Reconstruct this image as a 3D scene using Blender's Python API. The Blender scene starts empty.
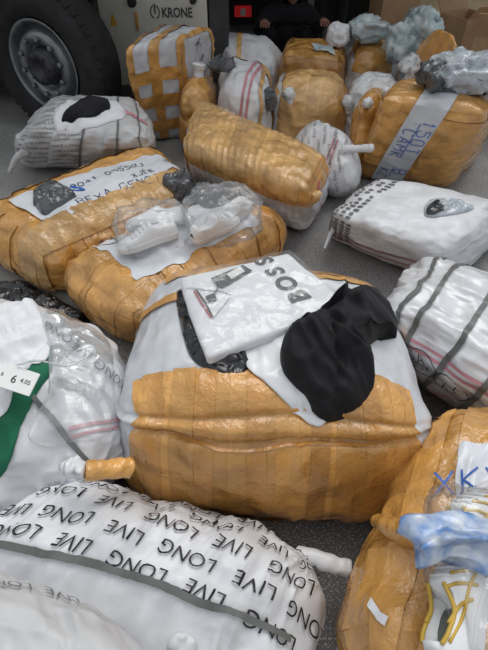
import bpy, bmesh, math, random
import numpy as np
from mathutils import Vector, Matrix
from mathutils.bvhtree import BVHTree

random.seed(7)
scene = bpy.context.scene
COL = scene.collection

# ------------------------------------------------------------------ camera, sky, light, exposure
F_PX, PITCH, CAM_H = 470.0, math.radians(44.0), 1.5
CX, CY = 244.0, 325.0
cam_d = bpy.data.cameras.new('camera')
cam_d.sensor_fit = 'VERTICAL'; cam_d.sensor_height = 24.0
cam_d.lens = F_PX / 650.0 * 24.0
cam_d.clip_start = 0.02
cam = bpy.data.objects.new('camera', cam_d); COL.objects.link(cam)
cam.location = (0, 0, CAM_H); cam.rotation_euler = (math.pi/2 - PITCH, 0, 0)
scene.camera = cam

world = bpy.data.worlds.new('overcast_sky'); scene.world = world; world.use_nodes = True
wn = world.node_tree.nodes; wl = world.node_tree.links
bg = wn['Background']
tc = wn.new('ShaderNodeTexCoord'); sx = wn.new('ShaderNodeSeparateXYZ'); wl.new(tc.outputs['Generated'], sx.inputs[0])
rp = wn.new('ShaderNodeValToRGB')            # overcast: zenith about three times the horizon
rp.color_ramp.elements[0].position = 0.0; rp.color_ramp.elements[0].color = (.30, .31, .33, 1)
rp.color_ramp.elements[1].position = 1.0; rp.color_ramp.elements[1].color = (.93, .97, 1.0, 1)
wl.new(sx.outputs['Z'], rp.inputs['Fac']); wl.new(rp.outputs['Color'], bg.inputs['Color'])
bg.inputs['Strength'].default_value = 0.85
sun_d = bpy.data.lights.new('sun', 'SUN'); sun_d.energy = 1.5; sun_d.angle = math.radians(40); sun_d.color = (1, .98, .95)
sun = bpy.data.objects.new('sun', sun_d); COL.objects.link(sun)
sun.rotation_euler = (math.radians(-28), math.radians(14), 0)
vs = scene.view_settings
vs.view_transform = 'Standard'; vs.look = 'None'; vs.gamma = 1.0; vs.use_curve_mapping = False
vs.exposure = 0.0

# ------------------------------------------------------------------ pixel <-> world
CP, SP = math.cos(PITCH), math.sin(PITCH)
def ray(px, py):
    a, b = (px-CX)/F_PX, -(py-CY)/F_PX
    return np.array([a, CP + b*SP, -SP + b*CP])
def at_z(px, py, z):
    d = ray(px, py); t = (z-CAM_H)/d[2]
    return np.array([0, 0, CAM_H]) + d*t
def at_y(px, py, y):
    d = ray(px, py); return np.array([0, 0, CAM_H]) + d*(y/d[1])

# ------------------------------------------------------------------ numpy noise
def _hash(ix, iy, iz, seed):
    n = (ix*374761393 + iy*668265263 + iz*2147483647 + seed*1274126177) & 0xffffffff
    n = ((n ^ (n >> 13)) * 1274126177) & 0xffffffff
    n = n ^ (n >> 16)
    return (n & 0xffff)/32767.5 - 1.0
def noise(p, seed=0):
    p = np.asarray(p, float); i = np.floor(p).astype(np.int64); f = p - i
    f = f*f*f*(f*(f*6-15)+10); out = 0
    for a in (0, 1):
        for b in (0, 1):
            for c in (0, 1):
                w = (f[:, 0] if a else 1-f[:, 0])*(f[:, 1] if b else 1-f[:, 1])*(f[:, 2] if c else 1-f[:, 2])
                out = out + w*_hash(i[:, 0]+a, i[:, 1]+b, i[:, 2]+c, seed)
    return out
def fbm(p, seed=0, oct=3):
    s = 0; a = 1
    for o in range(oct):
        s = s + a*noise(p*(2.03**o), seed+o*17); a *= .5
    return s
def ridge(p, seed=0):
    return 1 - 2*np.abs(noise(p, seed))

# ------------------------------------------------------------------ materials
MATS = {}
def mat(name, col, rough=.5, bump=None, var=0.0, varscale=6.0, rnd=0.0, coat=0.0, metal=0.0, spec=.5, stretch=(1, 1, 1), col2=None, fine=None, emit=0, sheen=0):
    """col2: second colour mixed in by noise; bump: list of (scale, strength, distance, kind)"""
    if name in MATS: return MATS[name]
    m = bpy.data.materials.new(name); m.use_nodes = True; nt = m.node_tree; N = nt.nodes; L = nt.links
    bs = N['Principled BSDF']
    bs.inputs['Roughness'].default_value = rough; bs.inputs['Metallic'].default_value = metal
    bs.inputs['Coat Weight'].default_value = coat; bs.inputs['Coat Roughness'].default_value = .08
    bs.inputs['Specular IOR Level'].default_value = spec
    if sheen: bs.inputs['Sheen Weight'].default_value = sheen
    tcn = N.new('ShaderNodeTexCoord'); mp = N.new('ShaderNodeMapping'); mp.inputs['Scale'].default_value = stretch
    L.new(tcn.outputs['Object'], mp.inputs[0])
    nz = N.new('ShaderNodeTexNoise'); nz.inputs['Scale'].default_value = varscale; nz.inputs['Detail'].default_value = 5
    L.new(mp.outputs[0], nz.inputs['Vector'])
    cr = N.new('ShaderNodeValToRGB'); e = cr.color_ramp.elements
    c2 = col2 if col2 else tuple(c*(1-var) for c in col)
    c1 = col if col2 else tuple(min(1, c*(1+var*.6)) for c in col)
    e[0].position = .35; e[0].color = (*c2, 1); e[1].position = .65; e[1].color = (*c1, 1)
    L.new(nz.outputs['Fac'], cr.inputs['Fac']); out = cr.outputs['Color']
    if rnd:
        oi = N.new('ShaderNodeObjectInfo'); mr = N.new('ShaderNodeMapRange')
        mr.inputs['To Min'].default_value = 1-rnd; mr.inputs['To Max'].default_value = 1+rnd
        L.new(oi.outputs['Random'], mr.inputs['Value'])
        hv = N.new('ShaderNodeHueSaturation'); L.new(mr.outputs[0], hv.inputs['Value']); L.new(out, hv.inputs['Color']); out = hv.outputs['Color']
    if fine:                                     # fine speckle (scale, colour, threshold)
        sc, fc, th = fine
        vz = N.new('ShaderNodeTexNoise'); vz.inputs['Scale'].default_value = sc; vz.inputs['Detail'].default_value = 2
        L.new(tcn.outputs['Object'], vz.inputs['Vector'])
        r2 = N.new('ShaderNodeValToRGB'); r2.color_ramp.elements[0].position = th; r2.color_ramp.elements[1].position = th+.08
        r2.color_ramp.elements[0].color = (0, 0, 0, 1); r2.color_ramp.elements[1].color = (1, 1, 1, 1)
        L.new(vz.outputs['Fac'], r2.inputs['Fac'])
        mx = N.new('ShaderNodeMixRGB'); mx.inputs[2].default_value = (*fc, 1)
        L.new(r2.outputs['Color'], mx.inputs[0]); L.new(out, mx.inputs[1]); out = mx.outputs[0]
    L.new(out, bs.inputs['Base Color'])
    if emit:
        L.new(out, bs.inputs['Emission Color']); bs.inputs['Emission Strength'].default_value = emit
    prev = None
    for (sc, st, dist, kind) in (bump or []):
        if kind == 'noise':
            t = N.new('ShaderNodeTexNoise'); t.inputs['Detail'].default_value = 4; t.inputs['Distortion'].default_value = .6
        elif kind == 'crinkle':
            t = N.new('ShaderNodeTexVoronoi'); t.feature = 'DISTANCE_TO_EDGE'
        elif kind == 'fold':
            t = N.new('ShaderNodeTexNoise'); t.noise_type = 'RIDGED_MULTIFRACTAL'; t.inputs['Detail'].default_value = 2
        elif kind == 'weave':
            t = N.new('ShaderNodeTexChecker')
        elif kind == 'wave':
            t = N.new('ShaderNodeTexWave'); t.inputs['Distortion'].default_value = 2.5
        t.inputs['Scale'].default_value = sc
        L.new(mp.outputs[0], t.inputs['Vector'])
        b = N.new('ShaderNodeBump'); b.inputs['Strength'].default_value = st; b.inputs['Distance'].default_value = dist
        hgt = t.outputs['Distance'] if kind == 'crinkle' else (t.outputs['Fac'] if 'Fac' in t.outputs else t.outputs[0])
        L.new(hgt, b.inputs['Height'])
        if prev: L.new(prev, b.inputs['Normal'])
        prev = b.outputs['Normal']
    if prev: L.new(prev, bs.inputs['Normal']); L.new(prev, bs.inputs['Coat Normal'])
    MATS[name] = m
    return m

TAPE_B = [(10, .9, .03, 'fold'), (40, .6, .010, 'noise'), (130, .4, .003, 'noise')]
def tape_mat(name, col, **k):
    return mat(name, col, rough=.27, coat=.8, var=.24, varscale=7, rnd=.13, bump=TAPE_B, **k)
M_TAPE = tape_mat('tape_amber', (.66, .335, .085))
M_TAPE2 = tape_mat('tape_brown', (.55, .262, .062))
M_TAPE3 = tape_mat('tape_light', (.71, .42, .16))
SACK_B = [(5, 1.0, .07, 'fold'), (16, .45, .016, 'fold'), (60, .2, .004, 'noise'), (420, .12, .001, 'weave')]
M_SACK = mat('sack_white', (.74, .75, .78), rough=.42, var=.10, varscale=5, bump=SACK_B)
M_SACK2 = mat('sack_grey', (.58, .58, .59), rough=.5, var=.12, varscale=5, bump=SACK_B)
M_SACKG = mat('sack_glossy', (.70, .71, .74), rough=.26, var=.10, varscale=5, coat=.6, bump=SACK_B)
M_BAND = mat('woven_band', (.62, .64, .68), rough=.4, var=.08, varscale=9, coat=.25, bump=[(300, .25, .001, 'weave'), (12, .7, .02, 'fold')])
M_PAPER = mat('paper_panel', (.70, .73, .78), rough=.4, coat=.3, var=.07, varscale=6, bump=[(9, .7, .02, 'fold'), (50, .3, .004, 'noise')])
M_INK = mat('ink_black', (.012, .012, .014), rough=.5, var=.2)
M_INKG = mat('ink_grey', (.16, .16, .18), rough=.5, var=.2)
M_PEN = mat('pen_dark', (.05, .06, .10), rough=.5, var=.2)
M_BLUE = mat('pen_blue', (.03, .13, .52), rough=.5, var=.2)
M_RED = mat('print_red', (.42, .09, .10), rough=.5, var=.2)
M_PINK = mat('stripe_pink', (.60, .27, .31), rough=.45, var=.15, bump=[(40, .25, .004, 'noise')])
M_STRAP = mat('strap_grey', (.13, .135, .13), rough=.4, var=.2, bump=[(300, .2, .001, 'noise')])
M_BLACKC = mat('cloth_black', (.0075, .0075, .010), rough=.75, var=.3, spec=.35, sheen=.03, bump=[(7, 1.0, .05, 'fold'), (18, .7, .015, 'fold'), (500, .2, .001, 'noise')])
M_WHITEC = mat('cloth_white', (.80, .81, .84), rough=.75, var=.05, bump=[(6, .8, .03, 'fold'), (20, .4, .01, 'fold'), (400, .15, .001, 'noise')])
M_GREENC = mat('cloth_green', (.005, .13, .065), rough=.8, var=.2, bump=[(10, .4, .01, 'fold')])
M_BLKPL = mat('plastic_black', (.012, .012, .015), rough=.22, coat=.4, var=.3, bump=[(12, 1.0, .05, 'fold'), (40, .8, .015, 'fold')])
M_GREYPL = mat('plastic_grey', (.085, .09, .10), rough=.25, coat=.4, var=.25, bump=[(12, 1.0, .05, 'fold'), (40, .8, .015, 'fold')])
M_LGREYPL = mat('plastic_light_grey', (.50, .55, .60), rough=.25, coat=.5, var=.3, varscale=12, bump=[(11, 1.0, .05, 'fold'), (40, .7, .015, 'fold')])
M_WHITEPL = mat('plastic_white', (.76, .78, .80), rough=.25, coat=.4, var=.12, bump=[(11, 1.0, .05, 'fold'), (40, .7, .015, 'fold')])
M_MAILER = mat('mailer_white', (.80, .81, .83), rough=.3, coat=.3, var=.04, bump=[(4, .6, .04, 'fold')])
M_TEALPL = mat('plastic_teal', (.34, .46, .50), rough=.28, coat=.4, var=.3, col2=(.62, .66, .67), varscale=9, bump=[(11, 1.0, .05, 'fold')])
M_BLUEPL = mat('plastic_blue', (.06, .22, .58), rough=.28, coat=.4, col2=(.68, .73, .79), varscale=22, bump=[(12, 1.0, .04, 'fold')])
M_CARD = mat('cardboard', (.50, .33, .20), rough=.85, var=.15, varscale=5, spec=.2, bump=[(60, .15, .002, 'noise')], rnd=.15)
M_CARDL = mat('cardboard_pale', (.58, .47, .30), rough=.85, var=.1, varscale=5, spec=.2)
M_RUBBER = mat('rubber', (.022, .022, .023), rough=.75, var=.3, varscale=14, spec=.3, bump=[(70, .2, .003, 'noise')])
M_RIM = mat('rim_steel', (.22, .23, .24), rough=.38, metal=.6, var=.35, varscale=9)
M_RIMD = mat('rim_dark', (.05, .05, .055), rough=.5, metal=.4, var=.3, varscale=9)
M_TRUCKB = mat('chassis_black', (.018, .018, .02), rough=.6, var=.3, varscale=5)
M_TRUCKG = mat('guard_grey', (.045, .047, .052), rough=.55, var=.3, varscale=6)
M_TRUCKW = mat('truck_white', (.60, .59, .53), rough=.38, var=.10, varscale=3, coat=.2)
M_YEL = mat('sticker_yellow', (.62, .36, .04), rough=.5, var=.1)
M_LAMP = mat('lamp_red', (.45, .015, .02), rough=.2, coat=.5, var=.2, emit=.25)
M_GALV = mat('galvanised', (.36, .38, .40), rough=.45, metal=.5, var=.2)
M_SKIN = mat('skin', (.42, .22, .15), rough=.55, var=.12)
M_HAIR = mat('hair', (.015, .011, .009), rough=.6, var=.3)
M_SHOE = mat('shoe_white', (.82, .83, .85), rough=.45, var=.04)
M_SOLE = mat('sole_white', (.74, .75, .77), rough=.5, var=.05)
M_YELL = mat('shoe_yellow', (.62, .40, .055), rough=.5, var=.15)
M_SHOEG = mat('shoe_grey', (.13, .15, .13), rough=.6, var=.3)
M_TAG = mat('tag_white', (.78, .78, .78), rough=.6, var=.04)
M_TAGD = mat('tag_dark', (.055, .058, .065), rough=.45, var=.2)
def clear_mat(name, tint=(1, 1, 1), gl=.0, rough=.10, haze=.10):
    m = bpy.data.materials.new(name); m.use_nodes = True; N = m.node_tree.nodes; L = m.node_tree.links
    N.remove(N['Principled BSDF']); out = N['Material Output']
    tr = N.new('ShaderNodeBsdfTransparent'); tr.inputs[0].default_value = (*tint, 1)
    g = N.new('ShaderNodeBsdfGlossy'); g.inputs['Roughness'].default_value = rough
    df = N.new('ShaderNodeBsdfDiffuse'); df.inputs[0].default_value = (.8, .82, .84, 1)
    tcn = N.new('ShaderNodeTexCoord')
    prev = None
    for sc, st, di, kind in ((16, 1.0, .02, 'r'), (60, .6, .006, 'n')):
        t = N.new('ShaderNodeTexNoise'); t.inputs['Scale'].default_value = sc; t.inputs['Detail'].default_value = 3
        if kind == 'r': t.noise_type = 'RIDGED_MULTIFRACTAL'
        L.new(tcn.outputs['Object'], t.inputs['Vector'])
        b = N.new('ShaderNodeBump'); b.inputs['Strength'].default_value = st; b.inputs['Distance'].default_value = di
        L.new(t.outputs['Fac'], b.inputs['Height'])
        if prev: L.new(prev, b.inputs['Normal'])
        prev = b.outputs['Normal']
    L.new(prev, g.inputs['Normal'])
    fr = N.new('ShaderNodeFresnel'); fr.inputs['IOR'].default_value = 1.33
    ad = N.new('ShaderNodeMath'); ad.operation = 'MULTIPLY_ADD'; ad.inputs[1].default_value = .38; ad.inputs[2].default_value = gl+.05; L.new(fr.outputs[0], ad.inputs[0]); ad.use_clamp = True
    m0 = N.new('ShaderNodeMixShader'); m0.inputs[0].default_value = haze; L.new(tr.outputs[0], m0.inputs[1]); L.new(df.outputs[0], m0.inputs[2])
    m1 = N.new('ShaderNodeMixShader'); L.new(ad.outputs[0], m1.inputs[0]); L.new(m0.outputs[0], m1.inputs[1]); L.new(g.outputs[0], m1.inputs[2])
    L.new(m1.outputs[0], out.inputs['Surface'])
    return m
M_CLEAR = clear_mat('clear_film')
M_HAZY = clear_mat('hazy_film', haze=.22, gl=.02)

# ------------------------------------------------------------------ object helpers
def thing(name, label, cat, loc=(0, 0, 0), group=None):
    o = bpy.data.objects.new(name, None); COL.objects.link(o); o.empty_display_size = .05
    o.location = Vector(loc); o['label'] = label; o['category'] = cat
    if group: o['group'] = group
    return o
def tag(o, label, cat, group=None):
    o['label'] = label; o['category'] = cat
    if group: o['group'] = group
    return o
def abs_loc(o):
    v = Vector(o.location); p = o.parent
    while p: v = v + p.location; p = p.parent
    return v
def mesh_obj(name, V, Fc, m, parent=None, smooth=True, world_coords=True, origin=None):
    """V in world coordinates; object sits at parent's origin (or at origin)"""
    V = np.asarray(V, float)
    base = np.array(abs_loc(parent)) if parent else np.array(origin if origin is not None else (V.min(0)*[.5, .5, 1] + V.max(0)*[.5, .5, 0]))
    me = bpy.data.meshes.new(name)
    me.from_pydata((V-base).tolist() if world_coords else V.tolist(), [], [tuple(int(i) for i in f) for f in Fc])
    me.materials.append(m)
    if smooth: me.polygons.foreach_set('use_smooth', [True]*len(me.polygons))
    me.update()
    o = bpy.data.objects.new(name, me); COL.objects.link(o)
    if parent: o.parent = parent
    else: o.location = Vector(base)
    return o
def bm_obj(name, bm, m, parent=None, smooth=False, loc=None):
    me = bpy.data.meshes.new(name); bm.to_mesh(me); bm.free(); me.materials.append(m)
    if smooth: me.polygons.foreach_set('use_smooth', [True]*len(me.polygons))
    o = bpy.data.objects.new(name, me); COL.objects.link(o)
    if parent: o.parent = parent
    if loc is not None: o.location = Vector(loc)
    return o
def add_box(bm, c, s, rot=None, bevel=0):
    r = bmesh.ops.create_cube(bm, size=1.0); vs_ = r['verts']
    M = Matrix.Translation(Vector(c)) @ (rot.to_4x4() if rot else Matrix.Identity(4)) @ Matrix.Diagonal((*s, 1))
    bmesh.ops.transform(bm, matrix=M, verts=vs_)
    if bevel:
        es = list({e for v in vs_ for e in v.link_edges})
        bmesh.ops.bevel(bm, geom=es, offset=bevel, segments=2, affect='EDGES', profile=.5)
def tube_mesh(pts, rad, n=8, cap=True):
    pts = np.asarray(pts, float); k = len(pts); rad = np.broadcast_to(np.asarray(rad, float), (k,))
    V = []; Fc = []; up = np.array([.13, .21, .97])
    for i in range(k):
        t = pts[min(i+1, k-1)] - pts[max(i-1, 0)]; t /= np.linalg.norm(t)+1e-9
        a = np.cross(t, up); a /= np.linalg.norm(a)+1e-9; b = np.cross(t, a)
        for j in range(n):
            th = 2*math.pi*j/n; V.append(pts[i]+rad[i]*(a*math.cos(th)+b*math.sin(th)))
    for i in range(k-1):
        for j in range(n):
            Fc.append((i*n+j, i*n+(j+1) % n, (i+1)*n+(j+1) % n, (i+1)*n+j))
    if cap: Fc.append(tuple(range(n))[::-1]); Fc.append(tuple((k-1)*n+j for j in range(n)))
    return np.array(V), Fc
def spline(pts, n):
    pts = np.asarray(pts, float); P = np.vstack([2*pts[0]-pts[1], pts, 2*pts[-1]-pts[-2]]); out = []
    segs = len(pts)-1
    for q in np.linspace(0, segs, n):
        i = min(int(q), segs-1); t = q-i; p0, p1, p2, p3 = P[i:i+4]
        out.append(.5*((2*p1)+(-p0+p2)*t+(2*p0-5*p1+4*p2-p3)*t*t+(-p0+3*p1-3*p2+p3)*t**3))
    return np.array(out)
def closed_spline(pts, n):
    pts = np.asarray(pts, float); k = len(pts); out = []
    for q in np.linspace(0, k, n, endpoint=False):
        i = int(q) % k; t = q-int(q); p0, p1, p2, p3 = (pts[(i+d) % k] for d in (-1, 0, 1, 2))
        out.append(.5*((2*p1)+(-p0+p2)*t+(2*p0-5*p1+4*p2-p3)*t*t+(-p0+3*p1-3*p2+p3)*t**3))
    return np.array(out)

# ------------------------------------------------------------------ the soft bale: a rounded, bulging, wrinkled hexahedron with charts for print and tape
BVH = {}
class Bale:
    def __init__(s, key, name, label, cat, top, z, bot=None, zb=0.0, r=.12, bulge=.03, dent=.014, crease=.006, cdir=(1, 1, 1), n=44, m=M_SACK, group=None, grow=.03, seed=1, custom=None, root=None, part='body', support=True, floor=None, exk=.3):
        zs = z if isinstance(z, (tuple, list)) else [z]*4
        T = [at_z(p[0], p[1], zz) for p, zz in zip(top, zs)]              # FL FR BR BL
        cen = sum(T)/4
        zbs = zb if isinstance(zb, (tuple, list)) else [zb]*4
        if bot: Bt = [at_z(p[0], p[1], zz) for p, zz in zip(bot, zbs)]
        else: Bt = [np.array([*(cen[:2] + (t[:2]-cen[:2])*(1+grow)), zz]) for t, zz in zip(T, zbs)]
        du = (T[1]-T[0])+(T[2]-T[3]); dv = (T[3]-T[0])+(T[2]-T[1]); du[2] = dv[2] = 0
        du /= np.linalg.norm(du); dv /= np.linalg.norm(dv)
        for Q4 in (T, Bt):                                                 # rounding eats the corners: give it back
            for i, (a, b) in enumerate(((-1, -1), (1, -1), (1, 1), (-1, 1))): Q4[i] = Q4[i] + exk*r*(a*du+b*dv)
        s.C = np.array(Bt + T)                                              # 0-3 bottom, 4-7 top
        C = s.C; e = lambda a, b: np.linalg.norm(C[a]-C[b])
        s.h = np.array([(e(0, 1)+e(2, 3)+e(4, 5)+e(6, 7))/8, (e(1, 2)+e(0, 3)+e(5, 6)+e(4, 7))/8, (e(0, 4)+e(1, 5)+e(2, 6)+e(3, 7))/8])
        s.r = min(r, .95*min(s.h)); s.bulge, s.dent, s.crease, s.cdir, s.seed, s.custom = bulge, dent, crease, np.array(cdir, float), seed, custom
        ax = (C[[1, 2, 5, 6]].mean(0)-C[[0, 3, 4, 7]].mean(0), C[[2, 3, 6, 7]].mean(0)-C[[0, 1, 4, 5]].mean(0), C[4:].mean(0)-C[:4].mean(0))
        s.ax = np.array([a/np.linalg.norm(a) for a in ax]); s.zmin = min(zbs) if floor is None else floor
        if root is None:
            b = C[:4].mean(0); s.root = thing(name, label, cat, (b[0], b[1], max(0, s.zmin)), group)
        else: s.root = root
        g = np.linspace(-1, 1, n+1); A, B = np.meshgrid(g, g, indexing='ij'); A = A.ravel(); B = B.ravel(); o1 = np.ones_like(A)
        idx = {}; V = []; Fc = []
        sides = [(A, B, o1), (A, B, -o1), (A, -o1, B), (A, o1, B), (o1, A, B), (-o1, A, B)]
        flip = [0, 1, 0, 1, 0, 1]
        for (x, y, w), fl in zip(sides, flip):
            ids = []
            for p in zip(x, y, w):
                k = (round(p[0], 5), round(p[1], 5), round(p[2], 5))
                if k not in idx: idx[k] = len(V); V.append(p)
                ids.append(idx[k])
            ids = np.array(ids).reshape(n+1, n+1)
            q = np.stack([ids[:-1, :-1], ids[1:, :-1], ids[1:, 1:], ids[:-1, 1:]], -1).reshape(-1, 4)
            Fc.append(q[:, ::-1] if fl else q)
        V = np.array(V); Fc = np.vstack(Fc)
        W = s.F(V[:, 0], V[:, 1], V[:, 2])
        s.body = mesh_obj(part, W, Fc, m, s.root)
        s.bvh = BVHTree.FromPolygons([tuple(v) for v in W], [tuple(int(i) for i in f) for f in Fc])
        if support: BVH[key] = s.bvh
    def F(s, u, v, w, off=0.0):
        P = np.stack([np.asarray(u, float), np.asarray(v, float), np.asarray(w, float)], 1)
        h, r = s.h, s.r; p = P*h; core = np.clip(p, -(h-r), h-r); d = p-core; L = np.linalg.norm(d, axis=1, keepdims=True)
        nrm = d/np.maximum(L, 1e-9); q = core + r*nrm
        Q = q/h
        b = s.bulge
        bl = np.stack([np.sign(Q[:, 0])*np.abs(Q[:, 0])**3*(1-Q[:, 1]**2)*(1-Q[:, 2]**2), np.sign(Q[:, 1])*np.abs(Q[:, 1])**3*(1-Q[:, 0]**2)*(1-Q[:, 2]**2), np.sign(Q[:, 2])*np.abs(Q[:, 2])**3*(1-Q[:, 0]**2)*(1-Q[:, 1]**2)*np.where(Q[:, 2] < 0, 0, 1)], 1)
        Q = Q + bl*b/h
        N_ = nrm@s.ax
        t = (Q+1)/2; X, Y, Z = t[:, 0:1], t[:, 1:2], t[:, 2:3]; C = s.C
        out = ((1-X)*(1-Y)*C[0]+X*(1-Y)*C[1]+X*Y*C[2]+(1-X)*Y*C[3])*(1-Z)+((1-X)*(1-Y)*C[4]+X*(1-Y)*C[5]+X*Y*C[6]+(1-X)*Y*C[7])*Z
        disp = s.dent*fbm(q*7.0+s.seed*3.1, s.seed, 2) + s.crease*ridge(q*s.cdir*13+s.seed*1.7, s.seed+5) + s.crease*.5*ridge(q*s.cdir*27+s.seed, s.seed+9)
        if s.custom is not None: disp = disp + s.custom(Q, q)
        disp = disp*np.where(nrm[:, 2] < -.5, .15, 1.0)
        out = out + N_*(disp+off)[:, None] if not np.isscalar(off) else out + N_*(disp+off)[:, None]
        out[:, 2] = np.maximum(out[:, 2], s.zmin+.0)
        return out
    def chart(s, x, y, kind='top'):
        x = np.asarray(x, float); y = np.asarray(y, float); hx, hy, hz = s.h
        if kind == 'top':
            u = np.clip(x/hx, -1, 1); v = np.clip(y/hy, -1, 1)
            ex = np.maximum(np.abs(x)-hx, 0)+np.maximum(np.abs(y)-hy, 0)
            return u, v, np.clip(1-ex/hz, -1, 1)
        per = 4*(hx+hy); x = (x+per/2) % per-per/2; a = np.abs(x); sg = np.where(x < 0, -1, 1)
        u = np.where(a < hx, a/hx, np.where(a < hx+2*hy, 1, 1-(a-hx-2*hy)/hx))*sg
        v = np.where(a < hx, -1, np.where(a < hx+2*hy, -1+(a-hx)/hy, 1.0))
        return u, v, np.clip(y/hz, -1, 1)
    def P(s, x, y, kind='top', off=.004):
        u, v, w = s.chart(x, y, kind); return s.F(u, v, w, off)
    def at(s, px, py, kind='top'):
        """chart point that shows at a pixel (nearest visible one)"""
        hx, hy, hz = s.h
        gx, gy = (np.linspace(-hx-1.6*hz, hx+1.6*hz, 130), np.linspace(-hy-1.6*hz, hy+1.6*hz, 130)) if kind == 'top' else (np.linspace(-hx-2*hy, hx+2*hy, 220), np.linspace(-.97*hz, .97*hz, 80))
        X, Y = np.meshgrid(gx, gy); X = X.ravel(); Y = Y.ravel(); W = s.P(X, Y, kind, 0)
        fw = W[:, 1]*CP-(W[:, 2]-CAM_H)*SP; up = W[:, 1]*SP+(W[:, 2]-CAM_H)*CP
        d = np.hypot(CX+F_PX*W[:, 0]/fw-px, CY-F_PX*up/fw-py)
        i = np.argmin(np.where(d < d.min()+2.0, fw, 1e9)); return np.array([X[i], Y[i]])
    def hand_at(s, t, p0, p1, size, seed=0, **k):
        a, b = s.at(*p0, **k), s.at(*p1, **k); c = (a+b)/2; d = b-a
        return hand(t, c[0], c[1], size, math.atan2(d[1], d[0]), seed=seed)
    def word_at(s, t, p0, p1, size, **k):
        """word centred between two pixels, reading from p0 to p1"""
        a, b = s.at(*p0, **k), s.at(*p1, **k); c = (a+b)/2; d = b-a
        return (t, c[0], c[1], size, math.atan2(d[1], d[0]))
    def ribbon(s, name, path, width, m, kind='top', off=.005, step=.010, across=4, wav=0.0, seed=0, parent=None):
        path = np.asarray(path, float); seg = np.linalg.norm(np.diff(path, axis=0), axis=1); cum = np.concatenate([[0], np.cumsum(seg)]); k = max(3, int(cum[-1]/step))
        tt = np.linspace(0, cum[-1], k); c = np.stack([np.interp(tt, cum, path[:, 0]), np.interp(tt, cum, path[:, 1])], 1)
        tg = np.gradient(c, axis=0); tg /= np.linalg.norm(tg, axis=1, keepdims=True)+1e-9; nn = np.stack([-tg[:, 1], tg[:, 0]], 1)
        rng = np.random.RandomState(seed+11); w = np.full(k, width)
        if wav: w = w*(1+wav*np.interp(tt, np.linspace(0, cum[-1], 8), rng.randn(8)))
        V = []
        for a in np.linspace(-.5, .5, across+1): V.append(c + nn*(w*a)[:, None])
        V = np.array(V); W = s.P(V[..., 0].ravel(), V[..., 1].ravel(), kind, off)
        Fc = [(a*k+i, (a+1)*k+i, (a+1)*k+i+1, a*k+i+1) for a in range(across) for i in range(k-1)]
        return mesh_obj(name, W, Fc, m, parent or s.root)
    def patch(s, name, quad, m, kind='top', off=.006, na=26, nb=26, rag=.0, seed=0, parent=None):
        """quad of chart points (4 corners), ragged edge"""
        q = np.asarray(quad, float); a, b = np.meshgrid(np.linspace(0, 1, na+1), np.linspace(0, 1, nb+1), indexing='ij'); a = a.ravel()[:, None]; b = b.ravel()[:, None]
        c = (1-a)*(1-b)*q[0]+a*(1-b)*q[1]+a*b*q[2]+(1-a)*b*q[3]
        if rag:
            n3 = np.stack([c[:, 0]*14, c[:, 1]*14, np.full(len(c), seed*3.3)], 1)
            edge = np.maximum(np.abs(a-.5), np.abs(b-.5))[:, 0]*2
            c = c + rag*np.stack([noise(n3, seed), noise(n3+9, seed+1)], 1)*(edge[:, None]**2)
        W = s.P(c[:, 0], c[:, 1], kind, off); k = nb+1
        Fc = [(i*k+j, (i+1)*k+j, (i+1)*k+j+1, i*k+j+1) for i in range(na) for j in range(nb)]
        return mesh_obj(name, W, Fc, m, parent or s.root)
    def words(s, name, items, m, kind='top', off=.0075, parent=None, each=False, bold=0.0):
        """items: (text, x, y, size, angle)"""
        if each:
            for it in items: s.words(name, [it], m, kind, off, parent, False, bold)
            return
        V = []; Fc = []; o = 0
        for (t, x, y, size, ang) in items:
            v, f = text_mesh(t, bold); v = v*size; c_, s_ = math.cos(ang), math.sin(ang)
            vx = x + v[:, 0]*c_ - v[:, 1]*s_; vy = y + v[:, 0]*s_ + v[:, 1]*c_
            V.append(np.stack([vx, vy], 1)); Fc += [tuple(i+o for i in ff) for ff in f]; o += len(v)
        V = np.vstack(V); W = s.P(V[:, 0], V[:, 1], kind, off)
        ob = mesh_obj(name, W, Fc, m, parent or s.root, smooth=False)
        if len(items) > 1: ob['kind'] = 'stuff'
        return ob
    def strokes(s, name, lines, width, m, kind='top', off=.008, parent=None):
        V = []; Fc = []; o = 0
        for ln in lines:
            ln = np.asarray(ln, float); d = np.linalg.norm(np.diff(ln, axis=0), axis=1)
            pts = [ln[0]]
            for i in range(len(ln)-1):
                k = max(1, int(d[i]/.012))
                for j in range(1, k+1): pts.append(ln[i]+(ln[i+1]-ln[i])*j/k)
            c = np.array(pts); tg = np.gradient(c, axis=0); tg /= np.linalg.norm(tg, axis=1, keepdims=True)+1e-9; nn = np.stack([-tg[:, 1], tg[:, 0]], 1)*width/2
            k = len(c); V += [c-nn, c+nn]; Fc += [(o+i, o+i+1, o+k+i+1, o+k+i) for i in range(k-1)]; o += 2*k
        V = np.vstack(V); W = s.P(V[:, 0], V[:, 1], kind, off)
        ob = mesh_obj(name, W, Fc, m, parent or s.root, smooth=False)
        if len(lines) > 1: ob['kind'] = 'stuff'
        return ob

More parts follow.
